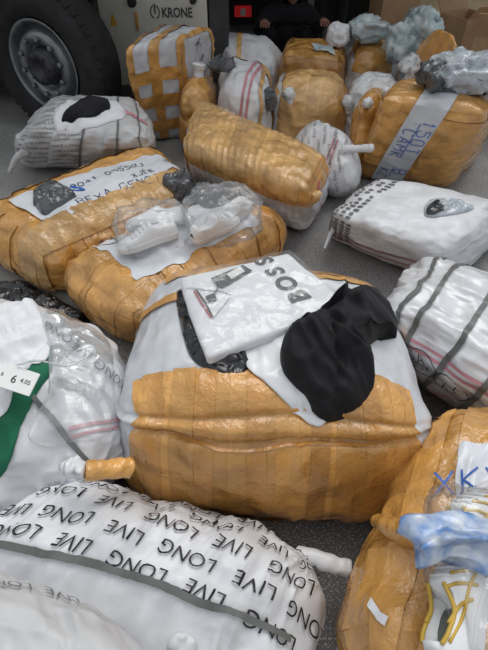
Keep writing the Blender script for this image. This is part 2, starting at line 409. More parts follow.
TXT = {}
def text_mesh(t, bold=0.0):
    if (t, bold) in TXT: return TXT[(t, bold)]
    cu = bpy.data.curves.new('t', 'FONT'); cu.body = t; cu.align_x = 'CENTER'; cu.align_y = 'CENTER'; cu.resolution_u = 3; cu.offset = bold
    ob = bpy.data.objects.new('t', cu); COL.objects.link(ob)
    dg = bpy.context.evaluated_depsgraph_get(); me = bpy.data.meshes.new_from_object(ob.evaluated_get(dg))
    bm = bmesh.new(); bm.from_mesh(me); bmesh.ops.triangulate(bm, faces=bm.faces[:])
    for _ in range(3):
        le = [e for e in bm.edges if e.calc_length() > .3]
        if not le: break
        bmesh.ops.subdivide_edges(bm, edges=le, cuts=1); bmesh.ops.triangulate(bm, faces=bm.faces[:])
    bm.verts.index_update()
    r = (np.array([(v.co.x, v.co.y) for v in bm.verts]), [tuple(v.index for v in f.verts) for f in bm.faces])
    bm.free(); bpy.data.objects.remove(ob); bpy.data.curves.remove(cu); bpy.data.meshes.remove(me)
    TXT[(t, bold)] = r
    return r

# single-stroke marker alphabet on a 4 x 6 grid
GL = {'A': ['00 26 40', '12 32'], 'B': ['00 06 36 45 44 33 03', '33 42 41 30 00'], 'C': ['45 36 16 05 01 10 30 41'], 'E': ['40 00 06 46', '03 33'], 'G': ['45 36 16 05 01 10 30 41 43 23'],
      'H': ['00 06', '40 46', '03 43'], 'I': ['20 26'], 'J': ['46 41 30 10 01'], 'K': ['00 06', '46 03 40'], 'L': ['06 00 40'], 'M': ['00 06 23 46 40'], 'N': ['00 06 40 46'],
      'O': ['10 01 05 16 36 45 41 30 10'], 'S': ['45 36 16 05 04 13 33 42 41 30 10 01'], 'T': ['20 26', '06 46'], 'V': ['06 20 46'], 'X': ['00 46', '06 40'], 'Y': ['20 23 06', '23 46'],
      'R': ['00 06 36 45 44 33 03', '23 40'], 'D': ['00 06 26 45 41 20 00'], 'U': ['06 01 10 30 41 46'], 'Z': ['06 46 00 40'],
      '0': ['10 01 05 16 36 45 41 30 10'], '1': ['14 26 20'], '2': ['05 16 36 45 44 00 40'], '3': ['05 16 36 45 44 33 23', '33 42 41 30 10 01'], '4': ['30 36 02 42'], '5': ['46 06 04 34 43 41 30 10 01'],
      '6': ['36 15 02 01 10 30 41 42 33 13 02'], '9': ['10 31 44 45 36 16 05 04 13 33 44'], '.': ['10 20 21 11 10'], '/': ['00 46'], '-': ['13 33']}
def hand(text, x, y, size, ang=0.0, jit=.12, seed=0):
    rng = random.Random(seed); out = []; cx = -len(text)*.5*.95
    for ch in text:
        for st in GL.get(ch, []):
            pts = []
            for p in st.split():
                a = (int(p[0])/4*.62 + rng.uniform(-jit, jit)*.25 + cx)*size; b = (int(p[1])/6 - .5 + rng.uniform(-jit, jit)*.25)*size
                pts.append((x+a*math.cos(ang)-b*math.sin(ang), y+a*math.sin(ang)+b*math.cos(ang)))
            out.append(pts)
        cx += .95
    return out
def loop2d(x, y, rx, ry, n=22, rot=0.0, wob=.06, seed=0):
    rng = random.Random(seed); L = []
    for i in range(n+1):
        t = 2*math.pi*i/n; k = 1+rng.uniform(-wob, wob); a, b = rx*math.cos(t)*k, ry*math.sin(t)*k
        L.append((x+a*math.cos(rot)-b*math.sin(rot), y+a*math.sin(rot)+b*math.cos(rot)))
    return L
def long_live(xs, ys, size, ang, drop=None):
    out = []
    c, s = math.cos(ang), math.sin(ang)
    for j, yy in enumerate(ys):
        for i, xx in enumerate(xs):
            off = (j % 2)*(xs[1]-xs[0])*.5 if len(xs) > 1 else 0
            out.append(('LONG' if (i+j) % 2 else 'LIVE', xx+off, yy, size, ang))
    return out

# ------------------------------------------------------------------ soft things lying on others
def drop_z(x, y, keys, zmax=1.4, default=0.0):
    best = default
    for k in keys:
        hit = BVH[k].ray_cast(Vector((x, y, zmax)), Vector((0, 0, -1)))
        if hit[0] is not None and hit[0].z > best: best = hit[0].z
    return best
def pix_hit(px, py, keys, zdef):
    d = Vector(ray(px, py)).normalized(); o = Vector((0, 0, CAM_H)); best = None
    for k in keys:
        h = BVH[k].ray_cast(o, d)
        if h[0] is not None and (best is None or h[3] < best[1]): best = (h[0], h[3])
    return np.array(best[0]) if best else at_z(px, py, zdef)
def lump(name, outline, keys, zdef, thick, m, fold=.012, freq=9.0, fdir=(1, 1), power=3.0, seed=1, nt=96, ns=22, maxdrop=.10, parent=None, center=None, key=None, noise_edge=.0, gap=.003, lift=None, raw=False):
    """a soft heap: pixel outline cast on what carries it, with a folded top of given thickness"""
    ring = np.array([pix_hit(p[0], p[1], keys, zdef) for p in outline]) if not raw else np.array(outline, float)
    R = closed_spline(ring[:, :2], nt)
    c = (np.array(pix_hit(center[0], center[1], keys, zdef))[:2] if center else R.mean(0))
    ss = np.linspace(0, 1, ns+1)[1:]; XY = [c[None]]
    for s_ in ss: XY.append(c + (R-c)*s_)
    XY = np.vstack(XY); S = np.concatenate([[0]]+[[s_]*nt for s_ in ss])
    if noise_edge:
        n3 = np.stack([XY[:, 0]*16, XY[:, 1]*16, np.full(len(XY), seed*2.7)], 1)
        XY = XY + noise_edge*np.stack([noise(n3, seed+3), noise(n3+5, seed+4)], 1)*S[:, None]
    Zs = np.array([drop_z(x, y, keys, default=0.0) for x, y in XY])
    Zs = np.maximum(Zs, np.median(Zs)-maxdrop)
    # relax the carrier a little so cloth bridges small hollows
    a = np.array(fdir, float); a /= np.linalg.norm(a); bvec = np.array([-a[1], a[0]])
    wn3 = np.stack([XY[:, 0]*6, XY[:, 1]*6, np.full(len(XY), seed*1.9)], 1)
    wp = XY + .05*np.stack([noise(wn3, seed+20), noise(wn3+3, seed+21)], 1)
    n3 = np.stack([(wp@a)*freq*.35, (wp@bvec)*freq, np.full(len(XY), seed*5.1)], 1)
    fo = ridge(n3, seed+30) + .5*ridge(n3*2.1+4, seed+31)
    prof = (1-S**power)**.6
    top = Zs + gap + thick*prof + fold*fo*np.sqrt(prof)
    top = np.maximum(top, Zs+gap+.002)
    if lift is not None: top = top + lift(XY)*prof
    bot = Zs + gap
    n = len(XY); V = np.vstack([np.column_stack([XY, top]), np.column_stack([XY, bot])]); Fc = []
    for i in range(nt):
        j = (i+1) % nt; Fc.append((0, 1+i, 1+j)); Fc.append((n, n+1+j, n+1+i))
        for k in range(ns-1):
            p = 1+k*nt; q = p+nt; Fc.append((p+i, q+i, q+j, p+j)); Fc.append((n+p+j, n+q+j, n+q+i, n+p+i))
        p = 1+(ns-1)*nt; Fc.append((p+i, n+p+i, n+p+j, p+j))
    o = mesh_obj(name, V, Fc, m, parent)
    if key: BVH[key] = BVHTree.FromPolygons([tuple(v) for v in V], [tuple(int(i) for i in f) for f in Fc])
    return o
def knot(b, name, pts, rads, m, parent=None, seed=0, n=14):
    """tied neck / ear of a sack, world points"""
    c = spline(pts, 26); r = np.interp(np.linspace(0, 1, 26), np.linspace(0, 1, len(rads)), rads)
    V, Fc = tube_mesh(c, r, n); nz = ridge(V*40+seed, seed); cc = np.repeat(c, n, 0)
    V = V + (V-cc)*(nz*.22)[:, None]
    return mesh_obj(name, V, Fc, m, parent or b.root)

#==SCENE==
# ------------------------------------------------------------------ ground
M_ASPH = mat('asphalt', (.235, .23, .225), rough=.85, var=.25, varscale=3, fine=(170, (.60, .60, .60), .56), bump=[(240, .5, .004, 'noise'), (30, .2, .004, 'noise')], spec=.3)
bm = bmesh.new(); bmesh.ops.create_grid(bm, x_segments=4, y_segments=4, size=20)
fl = bm_obj('floor', bm, M_ASPH, loc=(0, 12, 0)); fl['kind'] = 'structure'; fl['label'] = 'dark grey speckled asphalt yard under the bales'

# ------------------------------------------------------------------ truck with wheel, guard and side panel
def build_truck():
    hub = at_y(58, 72, 3.78); hub[2] = .5
    t = thing('truck', 'pale truck with a large front wheel and lettered lower side panel', 'truck', (hub[0], hub[1]+.4, 0))
    base = np.array(t.location)
    yaw = math.radians(-25); ca, sa = math.cos(yaw), math.sin(yaw)
    X = np.array([ca, sa, 0]); Yn = np.array([sa, -ca, 0]); Z = np.array([0, 0, 1.])       # Yn points out of the wheel face
    def lathe(prof, n=64):
        V = []; Fc = []; k = len(prof)
        for i in range(n):
            th = 2*math.pi*i/n; d = X*math.cos(th)+Z*math.sin(th)
            for (rr, yy) in prof: V.append(hub + d*rr + Yn*yy)
        for i in range(n):
            for j in range(k-1): Fc.append((i*k+j, ((i+1) % n)*k+j, ((i+1) % n)*k+j+1, i*k+j+1))
        return np.array(V), Fc
    w = bpy.data.objects.new('wheel', None); COL.objects.link(w); w.parent = t; w.location = Vector(hub-base); w['label'] = 'heavy front wheel with bolted steel rim'
    V, Fc = lathe([(.29, .10), (.32, .135), (.38, .15), (.43, .145), (.465, .125), (.49, .10), (.497, .06), (.497, -.1), (.46, -.15), (.30, -.14), (.29, -.1)])
    mesh_obj('tyre', V, Fc, M_RUBBER, w)
    for k in range(48):                                           # shoulder lugs
        th = 2*math.pi*k/48; d = X*math.cos(th)+Z*math.sin(th); tdir = -X*math.sin(th)+Z*math.cos(th)
        c = hub+d*.487+Yn*.085
        vv = [c+d*a*.012+tdir*b*.02+Yn*g*.03 for a in (-1, 1) for b in (-1, 1) for g in (-1, 1)]
        mesh_obj('tread_lug', vv, [(0, 1, 3, 2), (4, 6, 7, 5), (0, 4, 5, 1), (2, 3, 7, 6), (0, 2, 6, 4), (1, 5, 7, 3)], M_RUBBER, w, smooth=False)
    V, Fc = lathe([(.292, .12), (.298, .128), (.285, .13), (.275, .115), (.262, .06), (.255, .03)])
    mesh_obj('rim', V, Fc, M_RIM, w)
    V, Fc = lathe([(.262, .045), (.235, .06), (.225, .105), (.205, .13), (.155, .125), (.15, .09), (.12, .085)])
    mesh_obj('wheel_disc', V, Fc, M_RIM, w)
    V, Fc = lathe([(.15, .075), (.12, .09), (.112, .16), (.085, .175), (.06, .172), (.055, .15), (.0001, .15)], 40)
    mesh_obj('hub', V, Fc, M_RIMD, w)
    for k in range(10):
        th = 2*math.pi*k/10+.2; d = X*math.cos(th)+Z*math.sin(th); c = hub+d*.178+Yn*.125
        V, Fc = tube_mesh([c, c+Yn*.028, c+Yn*.032], [.018, .018, .010], 6); mesh_obj('wheel_nut', V, Fc, M_RIM, w, smooth=False)
    for k in range(8):
        th = 2*math.pi*k/8; d = X*math.cos(th)+Z*math.sin(th); c = hub+d*.085+Yn*.165
        V, Fc = tube_mesh([c, c+Yn*.02], .011, 6); mesh_obj('hub_bolt', V, Fc, M_RIMD, w, smooth=False)
    # everything else in truck frame: side plane at y0
    y0 = 4.25
    def boxp(name, x0, x1, y_0, y_1, z0, z1, m, par=t, bev=.006):
        bm = bmesh.new(); add_box(bm, ((x0+x1)/2, (y_0+y_1)/2, (z0+z1)/2), (x1-x0, y_1-y_0, z1-z0), bevel=bev)
        b0 = np.array(abs_loc(par)); bmesh.ops.translate(bm, verts=bm.verts[:], vec=Vector(-b0))
        return bm_obj(name, bm, m, par)
    def arch(name, r0, r1, ya, yb, m):
        V = []; Fc = []; n = 28
        for i in range(n+1):
            th = math.radians(62 + 126*i/n)
            for rr in (r0, r1):
                for yy in (ya, yb): V.append((hub[0]+rr*math.cos(th), yy, hub[2]+rr*math.sin(th)))
        for i in range(n):
            a = i*4; b = a+4
            Fc += [(a, b, b+1, a+1), (a+2, a+3, b+3, b+2), (a, a+2, b+2, b), (a+1, b+1, b+3, a+3)]
        mesh_obj(name, V, Fc, m, t)
    arch('wheel_arch', .60, .66, hub[1]-.06, hub[1]+.5, M_TRUCKB)
    boxp('chassis', hub[0]-1.8, at_y(98, 10, y0)[0], y0+.03, y0+2.0, .22, .95, M_TRUCKB)
    boxp('cab_side', hub[0]-1.9, hub[0]+.75, hub[1]-.12, hub[1]+2.3, 1.12, 2.9, M_TRUCKW, bev=.05)
    px = lambda x, y: at_y(x, y, y0)
    # dark step guard with ribs, right of the wheel
    gx0, gx1 = px(79, 0)[0], px(97, 0)[0]-.01; gz = px(100, 54)[2]
    g = boxp('step_guard', gx0, gx1, y0-.02, y0+.4, gz, 1.18, M_TRUCKG)
    for k in range(8):
        zc = gz+.03+k*.085; boxp('guard_rib', gx0+.02, gx1-.005, y0-.045, y0-.02, zc, zc+.066, M_TRUCKG, g, .008)
    boxp('guard_edge', gx0-.05, gx0, y0-.10, y0+.3, gz+.1, 1.18, M_TRUCKG, bev=.01)
    # pale panel with lettering
    x0, x1 = px(98, 10)[0], px(207, 10)[0]
    pn = boxp('side_panel', x0, x1, y0, y0+.5, .20, 1.35, M_TRUCKW, bev=.012)
    boxp('panel_post', x1+.01, x1+.16, y0+.02, y0+.4, .22, 1.35, M_TRUCKG, bev=.01)
    boxp('cargo_body', hub[0]+.8, x1+2.6, y0+.05, y0+2.4, 1.36, 3.6, M_TRUCKW, bev=.03)
    def flat(name, v2, f, m, yy):
        V = np.column_stack([v2[:, 0], np.full(len(v2), yy), v2[:, 1]]); return mesh_obj(name, V, f, m, pn, smooth=False)
    v, f = text_mesh('KRONE', .03); c = px(177, 13); v2 = v*np.array([.070, .088])+[c[0], c[2]]
    lg = flat('logo_lettering', v2, f, M_TAGD, y0-.003)
    c = px(155, 12); n = 18; V = []; Fc = []
    for sgn in (-1, 1):                                            # two upright curved bars with a centre bar
        o = len(V)
        for i in range(n+1):
            th = math.radians(-70+140*i/n)
            for rr in (.034, .044): V.append((c[0]+sgn*(rr*math.cos(th)*.85), c[2]+rr*1.1*math.sin(th)))
        Fc += [(o+2*i, o+2*i+1, o+2*i+3, o+2*i+2) for i in range(n)]
    o = len(V); V += [(c[0]-.006, c[2]-.01), (c[0]+.006, c[2]-.01), (c[0]+.006, c[2]+.055), (c[0]-.006, c[2]+.055)]; Fc.append((o, o+1, o+2, o+3))
    flat('logo_emblem', np.array(V), Fc, M_TAGD, y0-.003)
    c = px(113, 19); flat('warning_triangle', np.array([(c[0]-.03, c[2]-.045), (c[0]+.03, c[2]-.045), (c[0], c[2]+.05)]), [(0, 1, 2)], M_YEL, y0-.003)
    c = px(132, 2)
    V, Fc = tube_mesh([(c[0], y0+.01, c[2]), (c[0], y0-.02, c[2]), (c[0], y0-.022, c[2])], [.035, .033, .02], 16); mesh_obj('panel_latch', V, Fc, M_TRUCKB, t)
    c = px(193, 0)
    V, Fc = tube_mesh([(c[0], y0+.01, c[2]), (c[0], y0-.02, c[2]), (c[0], y0-.022, c[2])], [.028, .026, .015], 16); mesh_obj('panel_latch', V, Fc, M_TRUCKB, t)
    c = px(137, 20); boxp('rust_bracket', c[0]-.01, c[0]+.01, y0-.02, y0, c[2]-.07, c[2]+.06, M_TAPE2, pn, .003)
build_truck()

# dark trailer rear behind the people
def build_trailer():
    c = at_y(262, 5, 6.6); t = thing('trailer', 'dark trailer rear with red lamp standing behind the crouching person', 'trailer', (c[0], 6.8, 0)); b0 = np.array(t.location)
    def boxp(name, x0, x1, y_0, y_1, z0, z1, m, bev=.01):
        bm = bmesh.new(); add_box(bm, ((x0+x1)/2-b0[0], (y_0+y_1)/2-b0[1], (z0+z1)/2), (x1-x0, y_1-y_0, z1-z0), bevel=bev); return bm_obj(name, bm, m, t)
    boxp('cargo_box', -1.0, 1.75, 6.75, 10.5, 1.0, 3.4, M_TRUCKB)
    boxp('chassis', -.8, 1.55, 6.85, 10.3, .62, 1.0, M_TRUCKB)
    boxp('bumper', -.95, 1.7, 6.55, 6.7, .42, .56, M_TRUCKB)
    for x in (-.6, 1.35): boxp('bumper_bracket', x-.04, x+.04, 6.6, 7.0, .5, .8, M_TRUCKB)
    boxp('mud_flap', -.8, -.3, 7.0, 7.02, .12, .64, M_RUBBER, .002); boxp('mud_flap', 1.0, 1.5, 7.0, 7.02, .12, .64, M_RUBBER, .002)
    boxp('rear_board', -.95, 1.7, 6.9, 6.93, .1, .62, M_TRUCKB, .002)
    for x in (-.45, 1.2):
        V, Fc = tube_mesh([(x-.15, 7.6, .5), (x-.13, 7.6, .5), (x+.13, 7.6, .5), (x+.15, 7.6, .5)], [.44, .5, .5, .44], 32); mesh_obj('wheel', V, Fc, M_RUBBER, t)
    c = at_y(243, 11, 6.54); boxp('tail_lamp', c[0]-.1, c[0]+.1, 6.5, 6.55, c[2]-.055, c[2]+.055, M_LAMP); boxp('lamp_lens', c[0]-.03, c[0]+.03, 6.49, 6.5, c[2]-.04, c[2]+.03, M_TAG, .002)
    c = at_y(311, 12, 6.45); boxp('support_leg', c[0]-.05, c[0]+.05, 6.4, 6.5, 0, 1.0, M_GALV)
build_trailer()

# ------------------------------------------------------------------ tape helpers
def wrap_y(b, xs, width, m=M_TAPE, y0=None, y1=None, jit=.012, seed=0, off0=.0045, kind='top', wj=.12):
    """strips running front to back over the bale at the chart positions xs"""
    rng = random.Random(seed); hx, hy, hz = b.h
    y0 = -(hy+2*hz)*.985 if y0 is None else y0; y1 = (hy+2*hz)*.985 if y1 is None else y1
    for i, x in enumerate(xs):
        a, c = x+rng.uniform(-jit, jit), x+rng.uniform(-jit, jit)
        a = max(-hx*.97, min(hx*.97, a)); c = max(-hx*.97, min(hx*.97, c))
        b.ribbon('tape_strip', [(a, y0+rng.uniform(-1, 1)*jit), ((a+c)/2+rng.uniform(-jit, jit)*.5, (y0+y1)/2), (c, y1+rng.uniform(-1, 1)*jit)], width*(1+rng.uniform(-wj, wj)), m, off=off0+.0006*(i % 4), seed=i)
def wrap_x(b, ys, width, m=M_TAPE, x0=None, x1=None, jit=.012, seed=0, off0=.0045, wj=.12):
    rng = random.Random(seed); hx, hy, hz = b.h
    x0 = -(hx+2*hz)*.985 if x0 is None else x0; x1 = (hx+2*hz)*.985 if x1 is None else x1
    for i, y in enumerate(ys):
        a, c = y+rng.uniform(-jit, jit), y+rng.uniform(-jit, jit)
        a = max(-hy*.97, min(hy*.97, a)); c = max(-hy*.97, min(hy*.97, c))
        b.ribbon('tape_strip', [(x0+rng.uniform(-1, 1)*jit, a), ((x0+x1)/2, (a+c)/2+rng.uniform(-jit, jit)*.5), (x1+rng.uniform(-1, 1)*jit, c)], width*(1+rng.uniform(-wj, wj)), m, off=off0+.0006*(i % 4), seed=i)
def wrap_ring(b, ws, width, m=M_TAPE, s0=None, s1=None, off0=.009, jit=.01, seed=0):
    rng = random.Random(seed); hx, hy, hz = b.h; per = 4*(hx+hy)
    s0 = -per/2 if s0 is None else s0; s1 = per/2 if s1 is None else s1
    for i, w in enumerate(ws):
        b.ribbon('tape_strip', [(s0+(s1-s0)*k/6, w+rng.uniform(-jit, jit)) for k in range(7)], width, m, kind='ring', off=off0+.0006*(i % 4), seed=i)
lin = lambda a, b, n: list(np.linspace(a, b, n))

# ------------------------------------------------------------------ A  centre bale
def groove_A(Q, q):
    hy, hz = .34, .25
    e = Q[:, 2] + (Q[:, 1]+1)*hy/hz
    fr = (Q[:, 1] < -.3)
    u = Q[:, 0]
    g1 = .70+.10*u*u+.03*np.sin(u*7); g2 = 1.05-.12*u*u+.03*np.sin(u*5+1)
    d = -.020*np.exp(-((e-g1)/.045)**2) - .012*np.exp(-((e-g2)/.04)**2) + .012*np.exp(-((e-.88)/.1)**2)
    return np.where(fr, d, 0)*np.clip(1.15-np.abs(u)*.3, 0, 1)
A = Bale('A', 'taped_bale', 'big bale in amber tape with white band carrying the lettered T-shirt', 'bale',
         [(130, 405), (420, 410), (360, 275), (174, 264)], .50, bot=[(138, 507), (402, 519), (368, 324), (168, 326)], r=.15, bulge=.045, dent=.010, crease=.004, cdir=(1.6, .6, .5), n=84, m=M_BAND, seed=3, custom=groove_A)
hx, hy, hz = A.h
wrap_y(A, lin(-hx*.95, hx*.95, 16), .072, M_TAPE, y0=-(hy+1.98*hz), y1=-hy+.175, seed=1, jit=.006)
wrap_y(A, [-hx*.78, -hx*.42, -hx*.10, hx*.28, hx*.62], .055, M_TAPE2, y0=-(hy+1.98*hz), y1=-hy+.165, seed=5, off0=.0065, jit=.01)
wrap_y(A, lin(-hx*.95, hx*.95, 12), .08, M_TAPE, y0=hy-.13, y1=hy+1.98*hz, seed=2, jit=.006)
wrap_x(A, [hy*.30], .05, M_TAPE, x0=-hx-1.6*hz, x1=hx+1.6*hz, seed=3, off0=.008)
wrap_ring(A, [-.55*hz, -.85*hz], .13, M_TAPE, s0=hx-.05, s1=hx+2*hy, off0=.008)
wrap_ring(A, [-.55*hz, -.85*hz], .13, M_TAPE, s0=-hx-2*hy, s1=-hx+.05, off0=.008)
A.strokes('pinch_cord', [[(x, .70*hz+(.10*(x/hx)**2+.03*math.sin(x/hx*7))*hz) for x in lin(-hx*.95, hx*.98, 50)]], .005, M_TAPE2, kind='ring', off=.014)
# torn skirt of tape along the bottom front
A.ribbon('torn_tape_edge', [(-hx*.45, -.60*hz), (-hx*.2, -.80*hz), (hx*.2, -.90*hz), (hx*.6, -.93*hz), (hx*1.0, -.88*hz)], .05, M_TAPE2, kind='ring', off=.020, wav=.35, seed=4)

# ------------------------------------------------------------------ B, C  flat bales on the left
B_ = Bale('B', 'taped_bale', 'flat taped bale at left with handwriting on its white panel and grey bag', 'bale',
          [(-22, 205), (44, 243), (188, 182), (150, 142)], .30, exk=.38, r=.11, bulge=.03, dent=.014, crease=.007, cdir=(.6, 1.4, 1), n=64, m=M_TAPE, seed=5)
B_ = B_
hx, hy, hz = B_.h       # u: W->S side (short), v: towards N/E (long)
B_.patch('paper_panel', [B_.at(4, 193), B_.at(52, 222), B_.at(184, 168), B_.at(158, 152)], M_PAPER, rag=.02, seed=2, off=.0095)
wrap_x(B_, lin(-hy*.9, hy*.9, 13), .075, M_TAPE, x0=hx*.36, x1=hx+1.97*hz, seed=8, jit=.02)
wrap_y(B_, [hx*.62, hx*.9], .10, M_TAPE3, y0=-(hy+1.9*hz), y1=hy+1.9*hz, seed=9, off0=.012, jit=.015)
wrap_y(B_, lin(-hx*.9, hx*.9, 7), .08, M_TAPE, y0=-(hy+1.97*hz), y1=-hy*.86, seed=10, jit=.02)
wrap_y(B_, [-hx*.88], .09, M_TAPE, seed=12, off0=.008)
ang = math.radians(-88)
B_.strokes('handwriting', B_.hand_at('9041 055503', (66, 188), (150, 164), .042, seed=1) + B_.hand_at('XJCE', (128, 178), (158, 168), .040, seed=2) + B_.hand_at('GENCI', (122, 188), (164, 174), .055, seed=3) + B_.hand_at('NO', (166, 160), (176, 157), .04, seed=31) + B_.hand_at('BEXA', (80, 201), (112, 190), .055, seed=4), .0055, M_PEN, off=.012)
sc = B_.at(76, 189); B_.strokes('blue_scribble', [loop2d(*sc, .045, .018, rot=.5, seed=k, wob=.3) for k in range(4)], .009, M_BLUE, off=.013)

Cb = Bale('C', 'taped_bale', 'flat taped bale with white panel carrying bagged white sneakers', 'bale',
          [(57, 254), (132, 308), (285, 213), (224, 187)], .27, exk=.15, r=.11, bulge=.03, dent=.014, crease=.007, cdir=(.6, 1.4, 1), n=64, m=M_TAPE, seed=8)
hx, hy, hz = Cb.h
Cb.patch('paper_panel', [Cb.at(84, 240), Cb.at(140, 280), Cb.at(262, 222), Cb.at(216, 198)], M_PAPER, rag=.02, seed=4, off=.0095)
wrap_y(Cb, lin(-hx*.92, hx*.92, 10), .085, M_TAPE, y0=-(hy+1.97*hz), y1=-hy*.62, seed=14, jit=.02)
wrap_x(Cb, lin(-hy*.8, hy*.9, 11), .08, M_TAPE, x0=-(hx+1.97*hz), x1=-hx*.56, seed=15, jit=.02)
wrap_x(Cb, lin(-hy*.8, hy*.9, 11), .08, M_TAPE, x0=hx*.55, x1=hx+1.97*hz, seed=16, jit=.02)
wrap_y(Cb, lin(-hx*.8, hx*.8, 6), .085, M_TAPE2, y0=hy*.72, y1=hy+1.97*hz, seed=17, jit=.02)
Cb.strokes('handwriting', Cb.hand_at('60', (98, 240), (108, 236), .045, seed=6) + [loop2d(*Cb.at(103, 238), .05, .035, rot=.4, seed=3)] + Cb.hand_at('JAC', (152, 214), (178, 205), .05, seed=7), .006, M_PEN, off=.012)

# ------------------------------------------------------------------ D  ribbed bale
def rib_D(Q, q):
    return .009*np.abs(np.sin(q[:, 0]*math.pi/.048))*np.where(Q[:, 2] > -.25, 1, 0)
D = Bale('D', 'taped_bale', 'ribbed bale with tape-covered top and white woven lower half', 'bale',
         [(184, 142), (302, 186), (322, 150), (199, 97)], .42, bot=[(196, 190), (302, 234), (326, 196), (212, 158)], r=.10, bulge=.025, dent=.010, crease=.004, n=72, m=M_SACK, seed=11, custom=rib_D)
hx, hy, hz = D.h
wrap_y(D, lin(-hx*.96, hx*.96, 22), .058, M_TAPE3, y0=-(hy+.66*hz), y1=hy+.95*hz, seed=20, jit=.004)
for k, w_ in enumerate((.78, .62)): D.ribbon('tape_strip', [(hx*.88, w_*hz), (hx+2*hy, w_*hz)], .11, M_TAPE, kind='ring', off=.012+.001*k)
D.ribbon('tape_strip', [(-hx-2*hy, .3*hz), (-hx+.03, .25*hz)], .16, M_TAPE, kind='ring', off=.010)
for y_ in (-.35, -.12, .25): D.ribbon('printed_stripe', [(hx+hy*(1+y_), -.2*hz), (hx+hy*(1+y_), -.98*hz)], .014, M_PINK, kind='ring', off=.006)
c = D.P([hx+hy*.35], [.62*hz], 'ring', 0)[0]
knot(D, 'crumpled_corner', [c+[-.03, 0, -.05], c+[0, -.03, 0], c+[.03, -.03, .03]], [.02, .028, .012], M_TAPE3, seed=3)
D.strokes('torn_mark', [[(hx+hy*.45, .45*hz), (hx+hy*.5, .6*hz), (hx+hy*.7, .7*hz), (hx+hy*.85, .72*hz)]], .012, M_RED, kind='ring', off=.015)

# ------------------------------------------------------------------ E  printed round sack behind the ribbed bale
E = Bale('E', 'sack_bale', 'small round white sack with rows of fine print behind the ribbed bale', 'bale',
         [(294, 130), (350, 157), (364, 138), (310, 112)], .34, exk=.12, r=.17, bulge=.03, dent=.012, crease=.006, n=44, m=M_SACK, seed=13)
hx, hy, hz = E.h
items = []
for j in range(9):
    for i in range(5): items.append((random.choice(['LOREM', 'COTTON', 'EXPORT', 'SERIE']) if False else random.choice(['LONG', 'LIVE']), -hx*.8+i*.095+(j % 2)*.03, hy*.7-j*.072, .034, math.radians(-75)))
E.words('printed_lettering', items, M_INKG)
E.ribbon('printed_stripe', [(hx*.2, -hy-1.6*hz), (hx*.3, -hy*.4)], .012, M_PINK); E.ribbon('printed_stripe', [(hx*.3, -hy-1.6*hz), (hx*.42, -hy*.4)], .012, M_PINK)
p = pix_hit(347, 150, ['E'], .3); tdir = np.array([.12, -.05, .035])
knot(E, 'tied_ear', [p-tdir*.2, p+tdir*.5, p+tdir*1.0, p+tdir*1.15], [.03, .018, .022, .012], M_SACK, seed=4)

# ------------------------------------------------------------------ F  tall bale with white band and marker writing
Fb = Bale('F', 'taped_bale', 'tall taped bale at right with blue marker writing on its white band', 'bale',
          [(386, 98), (482, 112), (494, 90), (402, 80)], .60, bot=[(358, 178), (442, 188), (474, 158), (388, 148)], r=.065, bulge=.035, dent=.012, crease=.005, cdir=(1, 1, 1.5), n=60, m=M_TAPE2, seed=17)
hx, hy, hz = Fb.h
wrap_y(Fb, [-hx*.86, -hx*.66, -hx*.46], .085, M_TAPE, seed=22, jit=.006)
wrap_ring(Fb, lin(-.9*hz, .9*hz, 9), .085, M_TAPE, s0=hx*.22, s1=hx+2*hy, seed=23, off0=.007)
wrap_y(Fb, [hx*.45, hx*.8], .12, M_TAPE, y0=-hy*1.05, y1=hy+1.9*hz, seed=24, off0=.010)
bandF = Fb.ribbon('white_band', [(-hx*.30, -(hy+1.95*hz)), (hx*.02, -hy), (hx*.06, hy), (hx*.06, hy+hz)], hx*.66, M_BAND, off=.014, across=10)
an = math.radians(-98)
Fb.strokes('marker_writing', hand('150T', hx*.07, -hy-.68*hz, .075, an, seed=8) + hand('CAMK', -hx*.24, -hy-.85*hz, .068, an, seed=9) + hand('B', -hx*.06, -hy-1.58*hz, .075, an, seed=10) + hand('KC', -hx*.40, -hy-1.66*hz, .055, an, seed=12) + [[(-hx*.15, -hy-1.15*hz), (-hx*.04, -hy-.35*hz)], [(-hx*.24, -hy-1.7*hz), (-hx*.2, -hy-1.4*hz)]], .0055, M_BLUE, off=.018)

# ------------------------------------------------------------------ G  flat white bale at right
G = Bale('G', 'sack_bale', 'flat white woven bale at right with pink stripes and chequered printed end', 'bale',
         [(334, 212), (440, 246), (506, 200), (380, 177)], .30, bot=[(332, 238), (440, 284), (508, 232), (386, 200)], r=.075, bulge=.03, dent=.010, crease=.004, n=60, m=M_SACK, seed=19)
hx, hy, hz = G.h
G.ribbon('printed_stripe', [(-hx*.98, -.10*hz), (hx*.95, -.0*hz)], .018, M_PINK, kind='ring'); G.ribbon('printed_stripe', [(-hx*.98, -.42*hz), (hx*.95, -.32*hz)], .018, M_PINK, kind='ring')
V = []; Fc = []
for i in range(5):
    for j in range(17):
        x = -hx*1.22+i*.045; y = -hy*.98+j*.046
        if random.random() < .12: continue
        w2 = .032*random.uniform(.6, 1); h2 = .024
        o = len(V); V += [(x, y), (x+w2, y), (x+w2, y+h2), (x, y+h2)]; Fc.append((o, o+1, o+2, o+3))
Va = np.array(V); mesh_obj('printed_blocks', G.P(Va[:, 0], Va[:, 1], 'top', .006), Fc, M_INKG, G.root, smooth=False)['kind'] = 'stuff'
V = []; Fc = []
